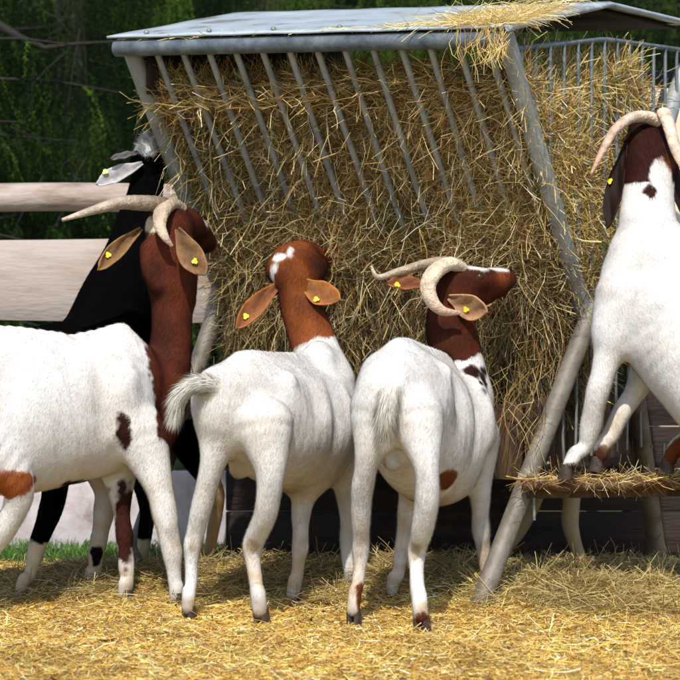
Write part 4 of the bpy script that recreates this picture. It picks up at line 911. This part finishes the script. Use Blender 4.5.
def spruce(x, y, height, rb, label, nb, nsp, z0=.25, wts=(4, 4, 2, .7, .6), nscale=1, bare=None, front=None):
    t = empty('spruce_tree', label, 'tree', 'spruces beyond the fence', loc=(x, y, 0))
    tm = MB(); zz = np.linspace(-.05, height, 12)
    tm.tube(np.stack([x+.02*np.sin(zz*1.3), y+.02*np.cos(zz), zz], 1), .10*(1-zz/height)+.015, 12, rough=.08)
    bb = MB(); PS, DS, LS = [], [], []
    for k in range(nb):
        z = z0+(height-z0)*(k/nb)**1.15; r = rb*(1-z/height)**.75*random.uniform(.75, 1.1); a = random.uniform(0, 6.283)
        dv = np.array([math.cos(a), math.sin(a), 0])
        pts = np.array([[x, y, z]]+[np.array([x, y, z])+dv*r*f+Z*(-.28*r*f+.12*r*f*f)+np.array([0, 0, random.uniform(-.02, .02)]) for f in (.25, .5, .75, 1.)])
        bb.tube(pts, [.013, .010, .008, .006, .003], 6, rough=.1)
        q = curve_pts(pts, 30)
        m = int(nsp*r/rb)+3
        ii = RNG.integers(6, 29, m); PS.append(q[ii]); sgn = RNG.choice([-1, 1], m)[:, None]
        DS.append(dv*RNG.uniform(.2, .8, (m, 1))+np.cross(dv, Z)*sgn*RNG.uniform(.2, .9, (m, 1))-Z*RNG.uniform(.3, 1.2, (m, 1))); LS.append(RNG.uniform(.14, .36, m))
    m = nb*4        # short inner shoots round the trunk
    a = RNG.uniform(0, 6.283, m); rr_ = RNG.uniform(.1, .45, m)*rb; zz_ = RNG.uniform(.3, height*.6, m)
    PS.append(np.stack([x+np.cos(a)*rr_, y+np.sin(a)*rr_, zz_], 1)); DS.append(np.stack([np.cos(a)*.5, np.sin(a)*.5, -RNG.uniform(.4, 1.2, m)], 1)); LS.append(RNG.uniform(.2, .42, m))
    PS, DS, LS = np.concatenate(PS), np.concatenate(DS), np.concatenate(LS)
    cl = palette(len(PS), GREENS, wts, .3)
    if front:
        m = front[4]; px_ = RNG.uniform(front[0], front[1], m); py_ = RNG.uniform(front[2], front[3], m)
        q = np.array([P(a, b, y-.25-.45*random.random()) for a, b in zip(px_, py_)])
        keep = noise(q, 5) > -1.1; q = q[keep]; m = len(q)
        PS = np.concatenate([PS, q]); DS = np.concatenate([DS, np.stack([RNG.normal(size=m)*.35, RNG.normal(size=m)*.2, -np.ones(m)], 1)]); LS = np.concatenate([LS, RNG.uniform(.12, .34, m)])
        g = np.clip(.10+.75*noise(q, 5)+.3*noise(q, 15), 0, 1)[:, None]*RNG.uniform(.5, 1.2, (m, 1))
        cl = np.concatenate([cl, np.array(GREENS[0])*(1-g)+np.array([.14, .26, .03])*g])
    V, F, C = sprays(len(PS), PS, DS, LS*nscale, cl, nl=.017*nscale)
    if bare:
        bb.tube([np.array([x, y, bare[0][2]+.1])]+bare, [.035]+list(np.linspace(.028, .004, len(bare))), 8, rough=.12)
        for k in range(16):
            a = P(random.uniform(-20, 150), random.uniform(-10, 200), y-.05); d_ = np.array([random.uniform(-.25, .25), random.uniform(-.1, .1), random.uniform(-.4, .05)])
            bb.tube([a, a+d_*.5+[0, 0, .02], a+d_], [.004, .003, .0015], 5)
    for vv, ff in zip(bb.V, []): pass
    for q_ in range(len(bb.V)): tm.V.append(bb.V[q_]); tm.C.append(bb.C[q_])
    tm.F4 += [f_+tm.n for f_ in bb.F4]; tm.F3 += [f_+tm.n for f_ in bb.F3]; tm.n += bb.n
    tm.build('trunk', M_bark, t, True)
    mesh_np('crown', V, [F], M_needle, t, C)
    settle(t)
spruce(-2.15, 11.2, 6.0, 1.5, 'spruce at the far left edge, bare brown limb and green twigs reaching in', 110, 30,
       bare=[P(-60, -5, 11.1), P(-10, 20, 10.95), P(20, 38, 10.9), P(45, 48, 10.9), P(75, 44, 10.9), P(125, 41, 10.8)])
spruce(-1.35, 12.3, 6.5, 1.6, 'spruce behind the log rail at the left, with thick drooping green twigs', 120, 44, front=(-40, 190, -30, 330, 3600))
spruce(-.35, 13.0, 7.0, 1.8, 'spruce rising behind the left end of the rack roof', 90, 34, front=(120, 420, -40, 60, 900))
spruce(1.0, 13.6, 7.5, 1.9, 'spruce standing behind the middle of the rack', 70, 24, front=(380, 600, -40, 60, 700))
spruce(2.3, 12.8, 6.6, 1.8, 'spruce behind the right end of the rack roof', 70, 24, front=(540, 760, -40, 160, 700))
# far wood as one mass
n = 5200
pos = np.stack([RNG.uniform(-4.5, 4.5, n), RNG.uniform(14.6, 16.6, n), RNG.uniform(0, 4.2, n)], 1); pos[:, 1] += .4*noise(pos, 1.4)
V, F, C = sprays(n, pos, np.stack([RNG.normal(size=n), RNG.normal(size=n)*.4-.3, RNG.normal(size=n)*.5-.7], 1), RNG.uniform(.3, .6, n), palette(n, [(.002, .005, .0015), (.004, .010, .003), (.010, .024, .005)], [3, 3, 1.2], .3), needles=40, nl=.04)
mbk = grid_sheet('x', -14, 14, 0, 8, 60, 20, lambda V: 0*V[:, 0], M_needle); bpy.data.objects.remove(mbk)
X, Zz = np.meshgrid(np.linspace(-16, 16, 60), np.linspace(-.1, 7.5, 20)); W = np.stack([X.ravel(), 17.2+.4*np.sin(X.ravel()*2.1+Zz.ravel()), Zz.ravel()], 1)
ix = np.arange(60*20).reshape(20, 60); FW = np.stack([ix[:-1, :-1].ravel(), ix[:-1, 1:].ravel(), ix[1:, 1:].ravel(), ix[1:, :-1].ravel()], 1)
W2 = W+np.array([0, 1.5, 0])
tag(mesh_np('far_wood', np.concatenate([V, W, W2]), [np.concatenate([F, FW+len(V), FW[:, ::-1]+len(V)+len(W)])], M_needle, None, np.concatenate([C, np.tile([.002, .004, .0015], (len(W)*2, 1))])),
    'dark dense conifer wood closing off the background', 'wood', kind='stuff')
